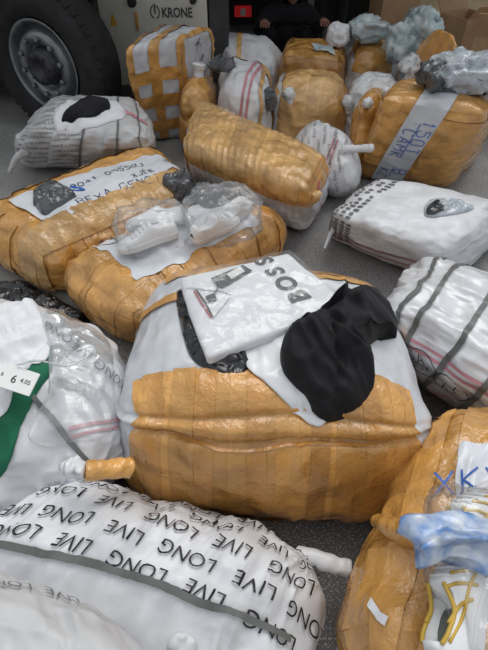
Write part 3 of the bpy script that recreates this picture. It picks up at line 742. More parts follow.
for i in range(4):
    for j in range(8):
        x = -hx-2*hy*.02 - j*.085*0 ; s_ = -hx*.99+i*.045; w_ = hz*.8-j*.03
        o = len(V); V += [(s_, w_), (s_+.03, w_), (s_+.03, w_-.018), (s_, w_-.018)]; Fc.append((o, o+1, o+2, o+3))
Va = np.array(V); mesh_obj('printed_blocks', G.P(Va[:, 0], Va[:, 1], 'ring', .006), Fc, M_INKG, G.root, smooth=False)['kind'] = 'stuff'
p = pix_hit(333, 228, ['G'], .1)
knot(G, 'tied_ear', [p+[.02, .03, 0], p+[-.02, -.04, -.02], p+[-.05, -.10, -.06]], [.016, .010, .006], M_SACK, seed=6)

# ------------------------------------------------------------------ H  strapped white bale
def puff_H(Q, q): return .010*np.sin(q[:, 0]*30+np.sin(q[:, 1]*12))
H = Bale('H', 'sack_bale', 'white bale with dark straps, red stripes and circled pen marks', 'bale',
         [(378, 306), (520, 390), (545, 292), (424, 250)], .40, exk=.2, bot=[(404, 372), (520, 455), (560, 330), (445, 285)], r=.15, bulge=.03, dent=.014, crease=.007, cdir=(.6, 1.6, 1), n=60, m=M_SACKG, seed=23)
hx, hy, hz = H.h
for pts in ([(438, 256), (418, 288), (398, 320), (392, 340)], [(458, 264), (430, 304), (404, 344), (398, 356)], [(488, 296), (464, 338), (440, 368), (416, 392)], [(516, 330), (496, 372), (470, 402), (448, 416)]):
    c_ = [H.at(*p_) for p_ in pts]; c_ = [c_[0]+(c_[0]-c_[1])*2.5] + c_ + [c_[-1]+(c_[-1]-c_[-2])/np.linalg.norm(c_[-1]-c_[-2])*.3]
    H.ribbon('strap', c_, .019, M_STRAP, off=.008, across=2)
for (x0, y0_), (x1, y1_), wd in (((404, 336), (492, 388), .018), ((402, 343), (492, 398), .016), ((410, 378), (450, 400), .012)):
    H.ribbon('printed_stripe', [H.at(x0, y0_, 'ring'), H.at(x1, y1_, 'ring')], wd, M_PINK, kind='ring', off=.005)
c1, c2 = H.at(418, 362, 'ring'), H.at(450, 390, 'ring')
H.strokes('pen_marks', [loop2d(*c1, .062, .062, seed=2), loop2d(*c2, .062, .055, seed=4)] + hand('SA', c1[0]-.01, c1[1]+.02, .04, .2, seed=13) + hand('BOX', c1[0], c1[1]-.022, .035, .3, seed=14) + hand('XY', *c2, .04, .2, seed=15), .004, M_INK, kind='ring', off=.009)

# ------------------------------------------------------------------ I  taped bale at lower right
I = Bale('I', 'taped_bale', 'glossy taped bale at lower right corner with yellow sneakers on it', 'bale',
         [(378, 655), (600, 690), (570, 420), (443, 405)], .42, bot=[(334, 660), (560, 700), (585, 500), (440, 462)], r=.14, bulge=.03, dent=.012, crease=.006, cdir=(1.4, .6, 1), n=72, m=M_TAPE2, seed=29)
hx, hy, hz = I.h
wrap_x(I, lin(-hy*.95, hy*.95, 12), .085, M_TAPE, seed=30, jit=.02)
wrap_y(I, [-hx*.8, -hx*.35], .10, M_TAPE, seed=31, off0=.0115, jit=.02)
I.patch('paper_label', [I.at(456, 508), I.at(500, 512), I.at(506, 448), I.at(458, 444)], M_PAPER, off=.019, rag=.010)
I.strokes('blue_writing', hand('XKY', *I.at(478, 482), .07, .2, seed=16) + hand('JX', *I.at(474, 500), .055, .3, seed=17) + [[I.at(456, 500), I.at(462, 494)]], .006, M_BLUE, off=.022)
I.strokes('torn_white_slit', [[(-hx*1.05, -hy*.62), (-hx*.9, -hy*.7), (-hx*.8, -hy*.72)]], .02, M_SACK, off=.016)
# ------------------------------------------------------------------ J, K, L  white sacks at left and bottom
J = Bale('J', 'sack_bale', 'white bale at left in clear film carrying a white tee and green cloth', 'bale',
         [(-60, 452), (106, 452), (114, 332), (-10, 284)], .36, exk=.25, bot=[(-60, 530), (104, 496), (112, 376), (-30, 345)], r=.15, bulge=.035, dent=.016, crease=.007, n=64, m=M_SACKG, seed=31)
hx, hy, hz = J.h
J.words('printed_word', [J.word_at('LONG', (72, 342), (48, 326), .058), J.word_at('LIVE', (98, 360), (74, 344), .058), J.word_at('LONG', (122, 384), (100, 362), .058), J.word_at('LIVE', (110, 344), (92, 330), .05)], M_INKG, each=True)
J.ribbon('strap', [J.at(8, 368), J.at(50, 420), J.at(90, 462)], .020, M_STRAP, off=.010, across=2)
J.ribbon('printed_stripe', [(hx*.45, -hy*.66), (hx*1.1, -hy*.36)], .012, M_PINK); J.ribbon('printed_stripe', [(hx*.45, -hy*.74), (hx*1.1, -hy*.46)], .010, M_PINK)
p0 = at_z(130, 468, .38); p1 = at_z(104, 470, .415); p2 = at_z(86, 471, .425); p3 = at_z(62, 466, .42)
e = knot(J, 'tied_neck', [p0, p1, p2], [.026, .024, .022], M_TAPE, seed=7); knot(J, 'neck_end', [p2, (p2+p3)/2, p3], [.022, .028, .012], M_WHITEPL, seed=8)

K = Bale('K', 'sack_bale', 'long white sack with bold repeated black lettering and a grey strap', 'bale',
         [(-40, 556), (252, 655), (286, 556), (62, 472)], .31, exk=.36, bot=[(-60, 620), (262, 760), (300, 590), (60, 530)], r=.14, bulge=.04, dent=.014, crease=.007, cdir=(2.0, .5, .5), n=80, m=M_SACK, seed=37)
hx, hy, hz = K.h
items = []
R = random.Random(4)
for j in range(6):
    for i in range(6):
        x = -hx*.95+i*.185+(j % 2)*.09; y = hy+.13-j*.078
        if abs(x) < hx*1.25: items.append((('LIVE', 'LONG')[(i+j) % 2], x, y, .058, math.pi+R.uniform(-.06, .06)))
K.words('printed_word', items, M_INK, each=True)
for j in range(3):
    pass
K.ribbon('strap', [K.at(*p_) for p_ in ((-20, 545), (30, 550), (70, 558), (105, 567), (145, 580), (200, 603), (250, 622), (288, 638))], .017, M_STRAP, off=.012, across=2)
p = at_z(298, 556, .17); q_ = at_z(318, 560, .19); r_ = at_z(349, 569, .17)
knot(K, 'tied_ear', [p, q_, r_], [.022, .022, .020], M_SACK, seed=9)

L_ = Bale('L', 'sack_bale', 'greyish sack in bottom left corner with a red mark', 'bale',
          [(-120, 785), (196, 785), (106, 603), (-70, 553)], .47, exk=.2, bot=[(-150, 860), (200, 860), (100, 700), (-90, 640)], r=.16, bulge=.04, dent=.014, crease=.006, n=72, m=M_SACK2, seed=41)
hx, hy, hz = L_.h
# ------------------------------------------------------------------ N  tall chequered bale by the truck
Nb = Bale('N', 'taped_bale', 'tall upright white bale with criss-cross amber tape beside the truck panel', 'bale',
          [(126, 50), (180, 38), (211, 28), (160, 24)], .68, bot=[(146, 142), (186, 138), (212, 112), (168, 118)], r=.05, bulge=.02, dent=.010, crease=.006, n=44, m=M_BAND, seed=43, exk=.2)
hx, hy, hz = Nb.h
wrap_ring(Nb, [.42*hz, -.10*hz, -.62*hz], .085, M_TAPE, s0=-hx-2*hy, s1=hx*.98, seed=50)
wrap_y(Nb, [-hx*.88, -hx*.02], .075, M_TAPE, seed=51, off0=.008); wrap_y(Nb, [hx*.92], .05, M_TAPE, seed=52, off0=.008)
Nb.ribbon('tape_strip', [(hx+.02, .97*hz), (hx+.02, -.95*hz)], .035, M_TAPE, kind='ring', off=.010); Nb.ribbon('tape_strip', [(hx+2*hy-.05, .97*hz), (hx+2*hy-.05, -.95*hz)], .06, M_TAPE, kind='ring', off=.010)
Nb.strokes('handwriting', hand('K15', hx+hy*1.05, .45*hz, .10, math.radians(-70), seed=18), .008, M_PEN, kind='ring', off=.012)

# ------------------------------------------------------------------ P  grey printed bale under the white sheet
Pb = Bale('P', 'sack_bale', 'grey printed bale near the truck wheel with white sheet on top', 'bale',
          [(22, 128), (148, 136), (136, 94), (56, 94)], .40, bot=[(16, 168), (146, 172), (138, 146), (54, 146)], r=.14, bulge=.03, dent=.016, crease=.008, n=52, m=M_SACK2, seed=47)
hx, hy, hz = Pb.h
items = []
for j in range(17):
    for i in range(3): items.append((random.choice(['LONG LIVE', 'LIVE LONG']), -hx*1.05+i*.17, hy*.75-j*.055, .030, math.radians(8)))
Pb.words('printed_lettering', items, M_INK)
Pb.ribbon('printed_stripe', [(-hx*.15, hy*.1), (hx*1.1, -hy*.25)], .030, M_PINK); 
for x in (-.05, .45, .8): Pb.ribbon('strap', [(x*hx, hy+hz), (x*hx+.02, -hy-1.7*hz)], .012, M_STRAP, off=.008, across=2)
p = pix_hit(24, 150, ['P'], .25); knot(Pb, 'tied_ear', [p+[.03, .03, 0], p+[-.05, -.03, -.04], p+[-.11, -.06, -.12]], [.03, .018, .012], M_SACK2, seed=3)

# ------------------------------------------------------------------ bales further back
def small(key, name, label, top, z, m, seed, r=.1, n=32, bot=None, zb=0.0, **k):
    return Bale(key, name, label, 'bale', top, z, bot=bot, zb=zb, r=r, bulge=k.pop('bulge', .03), dent=.014, crease=.008, n=n, m=m, seed=seed, **k)
Q_ = small('Q', 'taped_bale', 'small crumpled taped bale with twisted top behind the ribbed bale', [(183, 96), (208, 89), (211, 73), (186, 79)], .42, M_TAPE2, 53, r=.09)
hx, hy, hz = Q_.h
wrap_y(Q_, lin(-hx*.8, hx*.8, 5), .08, M_TAPE, seed=60)
p = at_z(200, 82, .42); knot(Q_, 'twisted_top', [p+[0, 0, -.02], p+[.0, 0, .06], p+[.01, 0, .12]], [.06, .03, .05], M_WHITEPL, seed=5)
R_ = small('R', 'sack_bale', 'white bundle with pink stripes beside the chequered bale', [(226, 80), (260, 85), (265, 63), (228, 58)], .50, M_SACK, 59, r=.13)
hx, hy, hz = R_.h
for x in (-.2, .05): R_.ribbon('printed_stripe', [(x*hx, -hy-1.2*hz), (x*hx+.12, hy*.6)], .02, M_PINK)
R_.ribbon('tape_strip', [(-hx-1.3*hz, hy*.5), (hx*.2, hy*.85), (hx+.6*hz, hy*.2)], .08, M_TAPE3, off=.008); R_.ribbon('tape_strip', [(hx*.92, -hy-1.3*hz), (hx*.9, hy*.9)], .05, M_TAPE3, off=.008)
S_ = small('S', 'sack_bale', 'long white rolled bale lying in front of the crouching person', [(226, 46), (268, 51), (278, 40), (218, 32)], .50, M_SACK, 61, r=.14)
hx, hy, hz = S_.h
S_.ribbon('tape_strip', [(-hx*.35, -hy-hz), (-hx*.2, hy*.95)], .05, M_TAPE3)
T_ = small('T', 'taped_bale', 'box-shaped amber bale with a torn hole showing pale cloth', [(285, 54), (338, 59), (343, 41), (291, 39)], .50, M_TAPE, 67, r=.05)
hx, hy, hz = T_.h
wrap_x(T_, lin(-hy*.8, hy*.8, 5), .10, M_TAPE, seed=62); wrap_ring(T_, lin(-.7*hz, .7*hz, 4), .12, M_TAPE2, seed=63)
T_.patch('torn_hole', [(-hx*.1, -hy*.65), (hx*.75, -hy*.75), (hx*.6, -hy*.35), (-hx*.05, -hy*.25)], M_TEALPL, off=.018, rag=.04, na=12, nb=12)
U_ = small('U', 'taped_bale', 'rounded amber bale with white tufts behind the fine-print sack', [(279, 83), (338, 87), (344, 72), (285, 70)], .46, M_TAPE, 71, r=.16, n=40)
hx, hy, hz = U_.h
wrap_y(U_, lin(-hx*.8, hx*.85, 8), .09, M_TAPE3, seed=64); U_.ribbon('white_band', [(-hx*.95, -hy-1.5*hz), (-hx*.9, hy)], .06, M_BAND, off=.012)
for (a, b_) in ((287, 90), (345, 97)):
    p = pix_hit(a, b_+6, ['U'], .4); knot(U_, 'white_tuft', [p+[0, .02, -.01], p+[.015, -.02, .02], p+[.03, -.03, -.06]], [.03, .04, .015], M_WHITEPL, seed=a)
V_ = small('V', 'taped_bale', 'amber bale with white lower half in front of the brown carton', [(355, 52), (394, 52), (390, 38), (357, 38)], .50, M_SACK, 73, r=.12)
hx, hy, hz = V_.h
wrap_y(V_, lin(-hx*.85, hx*.85, 6), .09, M_TAPE, y0=-hy-.55*hz, y1=hy+.6*hz, seed=65)
W_ = small('W', 'sack_bale', 'plain white sack between the two rounded amber bales', [(359, 84), (396, 84), (394, 74), (360, 74)], .47, M_WHITEPL, 79, r=.10)
X_ = small('X', 'taped_bale', 'narrow amber bale with knotted side beside the marker-written bale', [(364, 106), (376, 104), (382, 90), (364, 92)], .46, M_TAPE2, 83, r=.10)
hx, hy, hz = X_.h
wrap_y(X_, lin(-hx*.7, hx*.7, 3), .09, M_TAPE, seed=66)
for (a, b_) in ((367, 104), (385, 93)):
    p = pix_hit(a, b_, ['X'], .45); knot(X_, 'white_tuft', [p+[0, .02, -.01], p+[0, -.03, .02]], [.025, .03], M_WHITEPL, seed=a)
Y_ = small('Y', 'taped_bale', 'long amber roll leaning up against the open carton', [(413, 56), (430, 64), (457, 38), (441, 22)], (.60, .60, .80, .80), M_TAPE2, 89, r=.09, zb=(.25, .25, .45, .45), floor=.2)
hx, hy, hz = Y_.h
wrap_x(Y_, lin(-hy*.9, hy*.9, 9), .10, M_TAPE, seed=67)
# bale under the roll and bags, mostly hidden
small('Z', 'sack_bale', 'pale sack heaped under the leaning amber roll', [(410, 76), (438, 78), (442, 58), (410, 54)], .44, M_TEALPL, 97, r=.12)

# ------------------------------------------------------------------ cartons
def carton(label, c, size, rz, tilt=0.0, m=M_CARD, flaps=(1, 1), z=0.0):
    t = thing('carton', label, 'carton', (c[0], c[1], z)); w, d, h = size; R3 = Matrix.Rotation(rz, 3, 'Z') @ Matrix.Rotation(tilt, 3, 'X')
    th = .008
    for nm, cc, ss in (('base', (0, 0, th/2), (w, d, th)), ('side', (-w/2, 0, h/2), (th, d, h)), ('side', (w/2, 0, h/2), (th, d, h)), ('side', (0, -d/2, h/2), (w, th, h)), ('side', (0, d/2, h/2), (w, th, h))):
        bm = bmesh.new(); add_box(bm, cc, ss, bevel=.002); bmesh.ops.rotate(bm, verts=bm.verts[:], cent=(0, 0, 0), matrix=R3); bm_obj(nm, bm, m, t)
    for k, sgn in enumerate((-1, 1)):
        if not flaps[k]: continue
        bm = bmesh.new(); add_box(bm, (0, -d*.22, 0), (w, d*.44, th), bevel=.002)
        M4 = Matrix.Translation((0, sgn*d/2, h)) @ (Matrix.Rotation(math.pi, 4, 'Z') if sgn > 0 else Matrix.Identity(4)) @ Matrix.Rotation(math.radians(-50), 4, 'X')
        bmesh.ops.transform(bm, matrix=M4, verts=bm.verts[:]); bmesh.ops.rotate(bm, verts=bm.verts[:], cent=(0, 0, 0), matrix=R3); bm_obj('flap', bm, m, t)
    return t
p = at_y(394, 30, 4.9); carton('brown cardboard carton standing behind the amber and white bale', (p[0], p[1]+.15), (.34, .3, .95), .15)
p = at_y(476, 40, 3.95); carton('large open brown carton at the right edge of the yard', (p[0]+.34, p[1]+.14), (.5, .5, .62), -.5)
p = at_y(450, 40, 4.75); carton('smaller brown carton with raised flap behind the leaning roll', (p[0]+.1, p[1]), (.34, .3, .62), .5)
p = at_y(440, 8, 6.2); carton('wide pale cardboard carton far behind the leaning roll', (p[0]+.1, p[1]+.3), (1.1, .5, .55), .02, m=M_CARDL, flaps=(0, 0))

# ------------------------------------------------------------------ plastic bags around the back
def heap(name, label, cat, outline, keys, zdef, thick, m, **k):
    o = lump(name, outline, keys, zdef, thick, m, **k); return tag(o, label, cat)
BAGS = []                                                        # (name, label, px, py, z, half sizes, material, seed, amp, cat)
BAGS += [('plastic_sheet', 'grey and pale plastic sheets bunched on the tall marker-written bale', 466, 72, .715, (.17, .14, .07), M_LGREYPL, 3, .035, 'plastic sheet'),
         ('plastic_bag', 'dark grey crumpled plastic bag beside the pale plastic sheets', 434, 77, .69, (.06, .10, .045), M_GREYPL, 5, .03, 'plastic bag'),
         ('plastic_bag', 'dark bag at the right edge behind the marker-written bale', 506, 74, .72, (.07, .12, .06), M_BLKPL, 6, .03, 'plastic bag'),
         ('plastic_bag', 'pale blue crumpled plastic bag in front of the brown carton', 368, 29, .63, (.13, .10, .065), M_TEALPL, 7, .03, 'plastic bag'),
         ('plastic_bag', 'white bag with teal print heaped left of the leaning roll', 402, 42, .60, (.08, .13, .10), M_TEALPL, 9, .045, 'plastic bag'),
         ('plastic_bag', 'crumpled white bag low in front of the leaning roll', 418, 67, .535, (.09, .09, .05), M_WHITEPL, 11, .035, 'plastic bag'),
         ('plastic_bag', 'long pale bag lying along the top of the leaning roll', 424, 22, .72, (.07, .26, .06), M_TEALPL, 12, .035, 'plastic bag'),
         ('cloth', 'white cloth bunched on the box-shaped amber bale near the person', 338, 35, .595, (.07, .11, .065), M_WHITEC, 13, .02, 'cloth'),
         ('plastic_bag', 'navy and grey bag scrap squeezed beside the rounded amber bale', 271, 99, .40, (.028, .05, .05), M_GREYPL, 15, .025, 'plastic bag'),
         ('plastic_bag', 'small blue-black bag tucked on the pink-striped bundle', 222, 64, .54, (.07, .06, .035), M_GREYPL, 17, .02, 'plastic bag')]
def bag(name, label, pts, m, nt=44, ns=24, seed=1, amp=.02, floor=None, cat='plastic bag'):
    """crumpled film bag: soft shell, pts = centre, half axes (3 vectors)"""
    c, ax = np.array(pts[0]), np.array(pts[1]); V = []
    for i in range(ns+1):
        ph = math.pi*i/ns
        for j in range(nt):
            th = 2*math.pi*j/nt; sgn = lambda x, p: math.copysign(abs(x)**p, x)
            V.append([sgn(math.sin(ph)*math.cos(th), .7), sgn(math.sin(ph)*math.sin(th), .7), sgn(math.cos(ph), .8)])
    V = np.array(V); W = c + V@ax; nz = ridge(W*16+seed, seed) + .5*ridge(W*34+seed, seed+2); W = W + (W-c)/np.linalg.norm(W-c, axis=1, keepdims=True)*(nz*amp)[:, None]
    if floor is not None: W[:, 2] = np.maximum(W[:, 2], floor(W))
    Fc = [(i*nt+j, (i+1)*nt+j, (i+1)*nt+(j+1) % nt, i*nt+(j+1) % nt) for i in range(ns) for j in range(nt)]
    return tag(mesh_obj(name, W, Fc, m), label, cat)
for nm, lb, a, b_, z, hs, m_, sd, am, ct in BAGS:
    bag(nm, lb, (at_z(a, b_, z), np.diag(hs)), m_, seed=sd, amp=am, cat=ct)
heap('plastic_bag', 'shiny black plastic bag slumped between wheel and chequered bale', 'plastic bag', [(84, 132), (92, 122), (112, 117), (128, 120), (132, 130), (110, 134)], [], .0, .42, M_BLKPL, fold=.05, freq=10, seed=19, noise_edge=.03, power=2)
# sheet and dark cloth on the grey printed bale
heap('cloth', 'white folded sheet on the grey printed bale', 'cloth', [(56, 130), (58, 108), (84, 106), (118, 104), (124, 118), (92, 128), (70, 136)], ['P'], .4, .035, M_WHITEC, fold=.012, freq=12, seed=21, key='sheet')
heap('cloth', 'black cloth lying on the white sheet near the wheel', 'cloth', [(62, 122), (74, 108), (98, 100), (110, 104), (104, 112), (84, 118)], ['P', 'sheet'], .4, .03, M_BLACKC, fold=.015, freq=12, seed=23)

# ------------------------------------------------------------------ things on B
heap('plastic_bag', 'dark grey crumpled bag in a torn opening beside the handwriting', 'plastic bag', [(32, 196), (44, 188), (62, 188), (78, 198), (64, 206), (46, 218), (36, 208)], ['B'], .3, .035, M_GREYPL, fold=.025, freq=18, seed=25, noise_edge=.015)
# dark bag at left by the ground
heap('plastic_bag', 'dark glossy bag on the ground between left bales', 'plastic bag', [(-12, 310), (0, 288), (30, 288), (66, 306), (90, 322), (70, 330), (20, 322)], [], .0, .05, M_BLKPL, fold=.03, freq=10, seed=27)

# ------------------------------------------------------------------ sneakers
def shoe_meshes(L=.28):
    n, k = 30, 20; xs = np.linspace(0, 1, n)
    hw = np.interp(xs, [0, .04, .15, .35, .55, .75, .9, .97, 1], [.012, .03, .036, .034, .042, .048, .040, .024, .006])
    ht = np.interp(xs, [0, .04, .15, .3, .42, .5, .7, .88, .97, 1], [.05, .085, .088, .080, .098, .092, .062, .048, .036, .02])
    V = []
    for i, x in enumerate(xs):
        for j in range(k+1):
            th = math.pi*j/k; yy = hw[i]*np.sign(math.cos(th))*abs(math.cos(th))**.75; zz = .022+(ht[i]-.022)*math.sin(th)**.7
            if .07 < x < .40 and abs(yy) < hw[i]*.72: zz = max(.045, zz-.04*min(1, (x-.07)/.06)*min(1, (.40-x)/.04))
            V.append((x*L, yy, zz))
    Fc = [(i*(k+1)+j, (i+1)*(k+1)+j, (i+1)*(k+1)+j+1, i*(k+1)+j+1) for i in range(n-1) for j in range(k)]
    up = (np.array(V), Fc)
    V = []; loop = [(x*L*1.0, w*1.08) for x, w in zip(xs, hw)] + [(x*L, -w*1.08) for x, w in zip(xs[::-1], hw[::-1])]
    m = len(loop)
    for z, g in ((0, .96), (.006, 1.0), (.022, 1.02), (.028, .98)): V += [(L/2+(x-L/2)*g, y*g, z) for x, y in loop]
    Fc = [(a*m+i, a*m+(i+1) % m, (a+1)*m+(i+1) % m, (a+1)*m+i) for a in range(3) for i in range(m)] + [tuple(range(m))[::-1], tuple(3*m+i for i in range(m))]
    so = (np.array(V), Fc)
    laces = []
    for x in (.46, .53, .60, .67, .73):
        w = np.interp(x, xs, hw)*.62; h = np.interp(x, xs, ht)
        pts = [(x*L+(.006 if t > 0 else -.006)*t, w*t, h*(1-.12*t*t)+.003) for t in np.linspace(-1, 1, 9)]
        laces.append(tube_mesh(pts, .0032, 6))
    tg = []
    pts = [(.40*L, .0, .105), (.45*L, 0, .102), (.52*L, 0, .095), (.6*L, 0, .082)]
    return up, so, laces
SHOE = shoe_meshes()
SM = {}
def shoe(label, loc, rz, tilt=(0, 0), group=None, mu=M_SHOE, scale=1.0, extra=None, lining=M_SOLE):
    t = thing('sneaker', label, 'sneaker', loc, group)
    R3 = np.array(Matrix.Rotation(rz, 3, 'Z') @ Matrix.Rotation(tilt[0], 3, 'X') @ Matrix.Rotation(tilt[1], 3, 'Y'))
    tr = lambda V: (np.asarray(V)-[.14, 0, 0])*scale@R3.T + np.array(loc)
    mesh_obj('upper', tr(SHOE[0][0]), SHOE[0][1], mu, t); mesh_obj('sole', tr(SHOE[1][0]), SHOE[1][1], M_SOLE, t, smooth=False)
    e_ = [(.28*(.235+.145*math.cos(t_)), .025*math.sin(t_), .0475) for t_ in np.linspace(0, 2*math.pi, 20, endpoint=False)]; mesh_obj('insole', tr(e_), [tuple(range(20))], lining, t, smooth=False)
    for V, Fc in SHOE[2]: mesh_obj('lace', tr(V), Fc, M_SOLE, t)
    if extra:
        for nm, pts, rr, mm in extra: V, Fc = tube_mesh(spline(pts, 24), rr, 8); mesh_obj(nm, tr(V), Fc, mm, t)
    return t
def onC(px, py, dz=.012): p = pix_hit(px, py, ['C'], .3); p[2] += dz; return p
GS = 'white sneakers in clear bags on the flat bale'
dirv = at_z(255, 215, .3)-at_z(130, 235, .3); rz0 = math.atan2(dirv[1], dirv[0])
s1 = onC(150, 250, .030); s2 = onC(158, 232, .030); s3 = onC(215, 236, .030); s4 = onC(232, 222, .030)
shoe('white sneaker lying lowest, nearest the bale corner, in the left clear bag', s1, rz0+math.pi+.25, (.25, 0), GS)
shoe('white sneaker farther back in the left clear bag', s2, rz0+math.pi-.05, (.9, 0), GS)
shoe('white sneaker lying in front in the right clear bag', s3, rz0+.5, (.2, 0), GS)
shoe('white sneaker at the far right end of the right clear bag', s4, rz0+.75, (.4, 0), GS)
fC = lambda W: np.array([drop_z(x, y, ['C'])+.004 for x, y in W[:, :2]])
ca, sa = math.cos(rz0), math.sin(rz0); E1 = np.array([ca, sa, 0]); E2 = np.array([-sa, ca, 0]); E3 = np.array([0, 0, 1.])
c1 = (s1+s2)/2 + [0, 0, .04]; bag('plastic_bag', 'clear bag holding the left pair of white sneakers', (c1, (E1*.155, E2*.14, E3*.09)), M_CLEAR, seed=3, floor=fC)
c2 = (s3+s4)/2 + [.0, 0, .05]; bag('plastic_bag', 'clear bag holding the right pair of white sneakers', (c2, (E1*.165, E2*.15, E3*.10)), M_CLEAR, seed=5, floor=fC)
heap('plastic_bag', 'dark grey plastic bag behind the bagged white sneakers', 'plastic bag', [(163, 184), (190, 182), (226, 192), (234, 204), (205, 208), (178, 206)], ['C', 'B'], .3, .07, M_GREYPL, fold=.03, freq=14, seed=29, noise_edge=.02)

# ------------------------------------------------------------------ on the centre bale: clothes
heap('plastic_bag', 'black garment in clear wrap under the lettered T-shirt', 'garment', [(177, 292), (205, 296), (244, 330), (252, 362), (238, 375), (205, 369), (186, 346)], ['A'], .5, .022, M_BLKPL, fold=.008, freq=26, fdir=(1, -1), seed=31, key='blk')
# white mailer
heap('mailer_bag', 'white plastic mailer bag spread under the black garment', 'mailer bag', [(243, 336), (282, 322), (318, 330), (334, 380), (320, 437), (290, 412), (264, 384), (245, 366)], ['A'], .5, .014, M_MAILER, gap=.011, maxdrop=.3, fold=.003, freq=10, seed=33, key='mailer')
TS = Bale('TS', 't_shirt', 'white folded T-shirt in clear bag with large dark printed lettering', 't-shirt',
          [(208, 356), (344, 302), (288, 253), (182, 278)], .585, zb=.545, r=.012, bulge=.006, dent=.003, crease=.002, n=40, m=M_WHITEC, grow=.0, seed=3, part='folded_shirt', floor=.5)
hx, hy, hz = TS.h
d0 = TS.at(299, 294); d1 = TS.at(265, 259); dd = d1-d0; an = math.atan2(dd[1], dd[0])
TS.words('printed_letter', [(ch, *(d0+dd*k/3), .088, an) for k, ch in enumerate('BOSS')], M_TAGD, off=.003, each=True, bold=.035)
TS.patch('hang_tag', [TS.at(211, 278), TS.at(222, 287), TS.at(252, 270), TS.at(242, 262)], M_TAGD, off=.006, na=6, nb=6)
TS.patch('tag_paper', [TS.at(226, 274), TS.at(232, 279), TS.at(245, 271), TS.at(239, 266)], M_TAG, off=.008, na=6, nb=6)
TS.patch('brand_label', [TS.at(205, 295), TS.at(208, 302), TS.at(218, 299), TS.at(214, 292)], M_TAGD, off=.005, na=4, nb=4)
TS.strokes('tag_string', [[TS.at(213, 295), TS.at(219, 288), TS.at(217, 282)]], .004, M_INK, off=.009)
TS.strokes('collar_piping', [[TS.at(194, 289), TS.at(202, 302), TS.at(211, 317)]], .006, M_RED, off=.004); TS.strokes('collar_piping', [[TS.at(197, 288), TS.at(205, 301), TS.at(213, 316)]], .005, M_INK, off=.004)
TS.strokes('collar_edge', [[TS.at(184, 288), TS.at(196, 287), TS.at(222, 290), TS.at(232, 294), TS.at(212, 318)]], .004, M_LGREYPL, off=.003)
V = TS.F(*(np.array(x) for x in zip(*[(a, b_, 1) for a in lin(-1, 1, 31) for b_ in lin(-1, 1, 31)])), .012)
V = V + np.column_stack([np.zeros(len(V)), np.zeros(len(V)), .006*ridge(V*18, 5)])
film = mesh_obj('clear_wrap', V, [(i*31+j, (i+1)*31+j, (i+1)*31+j+1, i*31+j+1) for i in range(30) for j in range(30)], M_CLEAR, TS.root)
heap('garment', 'black knit garment dropped in a heap beside the lettered T-shirt', 'garment', [(281, 348), (296, 322), (322, 312), (350, 296), (378, 290), (396, 304), (400, 326), (386, 336), (368, 350), (374, 384), (362, 406), (344, 420), (322, 420), (306, 398), (284, 374)], ['A', 'mailer', 'TS'], .5, .05, M_BLACKC, maxdrop=.3, fold=.035, freq=14, fdir=(.6, -1), seed=35, power=4, center=(334, 356), ns=34, nt=140)

# ------------------------------------------------------------------ on J: tee, green cloth, tag
heap('garment', 'green cloth under the white tee at the left edge', 'garment', [(-14, 470), (-10, 392), (28, 372), (50, 346), (52, 372), (34, 400), (14, 450), (4, 474)], ['J'], .36, .014, M_GREENC, fold=.01, freq=9, seed=37, key='green')
heap('t_shirt', 'white tee thrown over the film-wrapped bale at the left edge', 't-shirt', [(-16, 330), (4, 304), (34, 302), (46, 330), (50, 350), (40, 364), (22, 372), (12, 400), (-4, 420), (-18, 400)], ['J', 'green'],   .36, .024, M_WHITEC, fold=.02, freq=12, seed=39, key='tee')
def price_tag():
    P3 = [pix_hit(a, b_, ['J', 'green', 'tee'], .4) for a, b_ in ((2, 360), (40, 376), (30, 398), (-8, 382))]
    zt = max(p[2] for p in P3)+.03
    P3 = [at_z(a, b_, zt) for k, (a, b_) in enumerate(((4, 362), (40, 374), (29, 396), (-8, 384)))]
    t = thing('price_tag', 'white cardboard hang tag lying on the white tee', 'tag', P3[0]); n = np.array([0, 0, .003])
    V = P3+[p-n for p in P3]; mesh_obj('card', V, [(0, 1, 2, 3), (7, 6, 5, 4), (0, 4, 5, 1), (1, 5, 6, 2), (2, 6, 7, 3), (3, 7, 4, 0)], M_TAG, t, smooth=False)
    U = P3[1]-P3[0]; W = P3[3]-P3[0]; up = np.array([0, 0, .0012])
    for nm, txt, u, w, sz in (('tag_print', '6', .45, .55, .30), ('tag_print', '4.05', .75, .5, .16), ('tag_print', 'B', .12, .5, .12)):
        v, f = text_mesh(txt); mesh_obj(nm, [P3[0]+U*(u+a*sz)+W*(w-b_*sz*1.6)+up for a, b_ in v], f, M_INK, t, smooth=False)
    V, Fc = tube_mesh(spline([P3[0]+U*.4+up*6, P3[0]+U*.9-W*.35+[0, 0, .02], at_z(68, 366, zt-.03), at_z(88, 356, zt-.05)], 24), .003, 6); mesh_obj('string', V, Fc, M_WHITEPL, t)
price_tag()
# loose clear film over J
heap('plastic_film', 'clear shiny film stretched over the left white bale', 'film', [(46, 316), (70, 312), (108, 342), (116, 390), (110, 436), (70, 446), (30, 440), (50, 392)], ['J'], .36, .012, M_CLEAR, fold=.012, freq=8, seed=41, gap=.012)

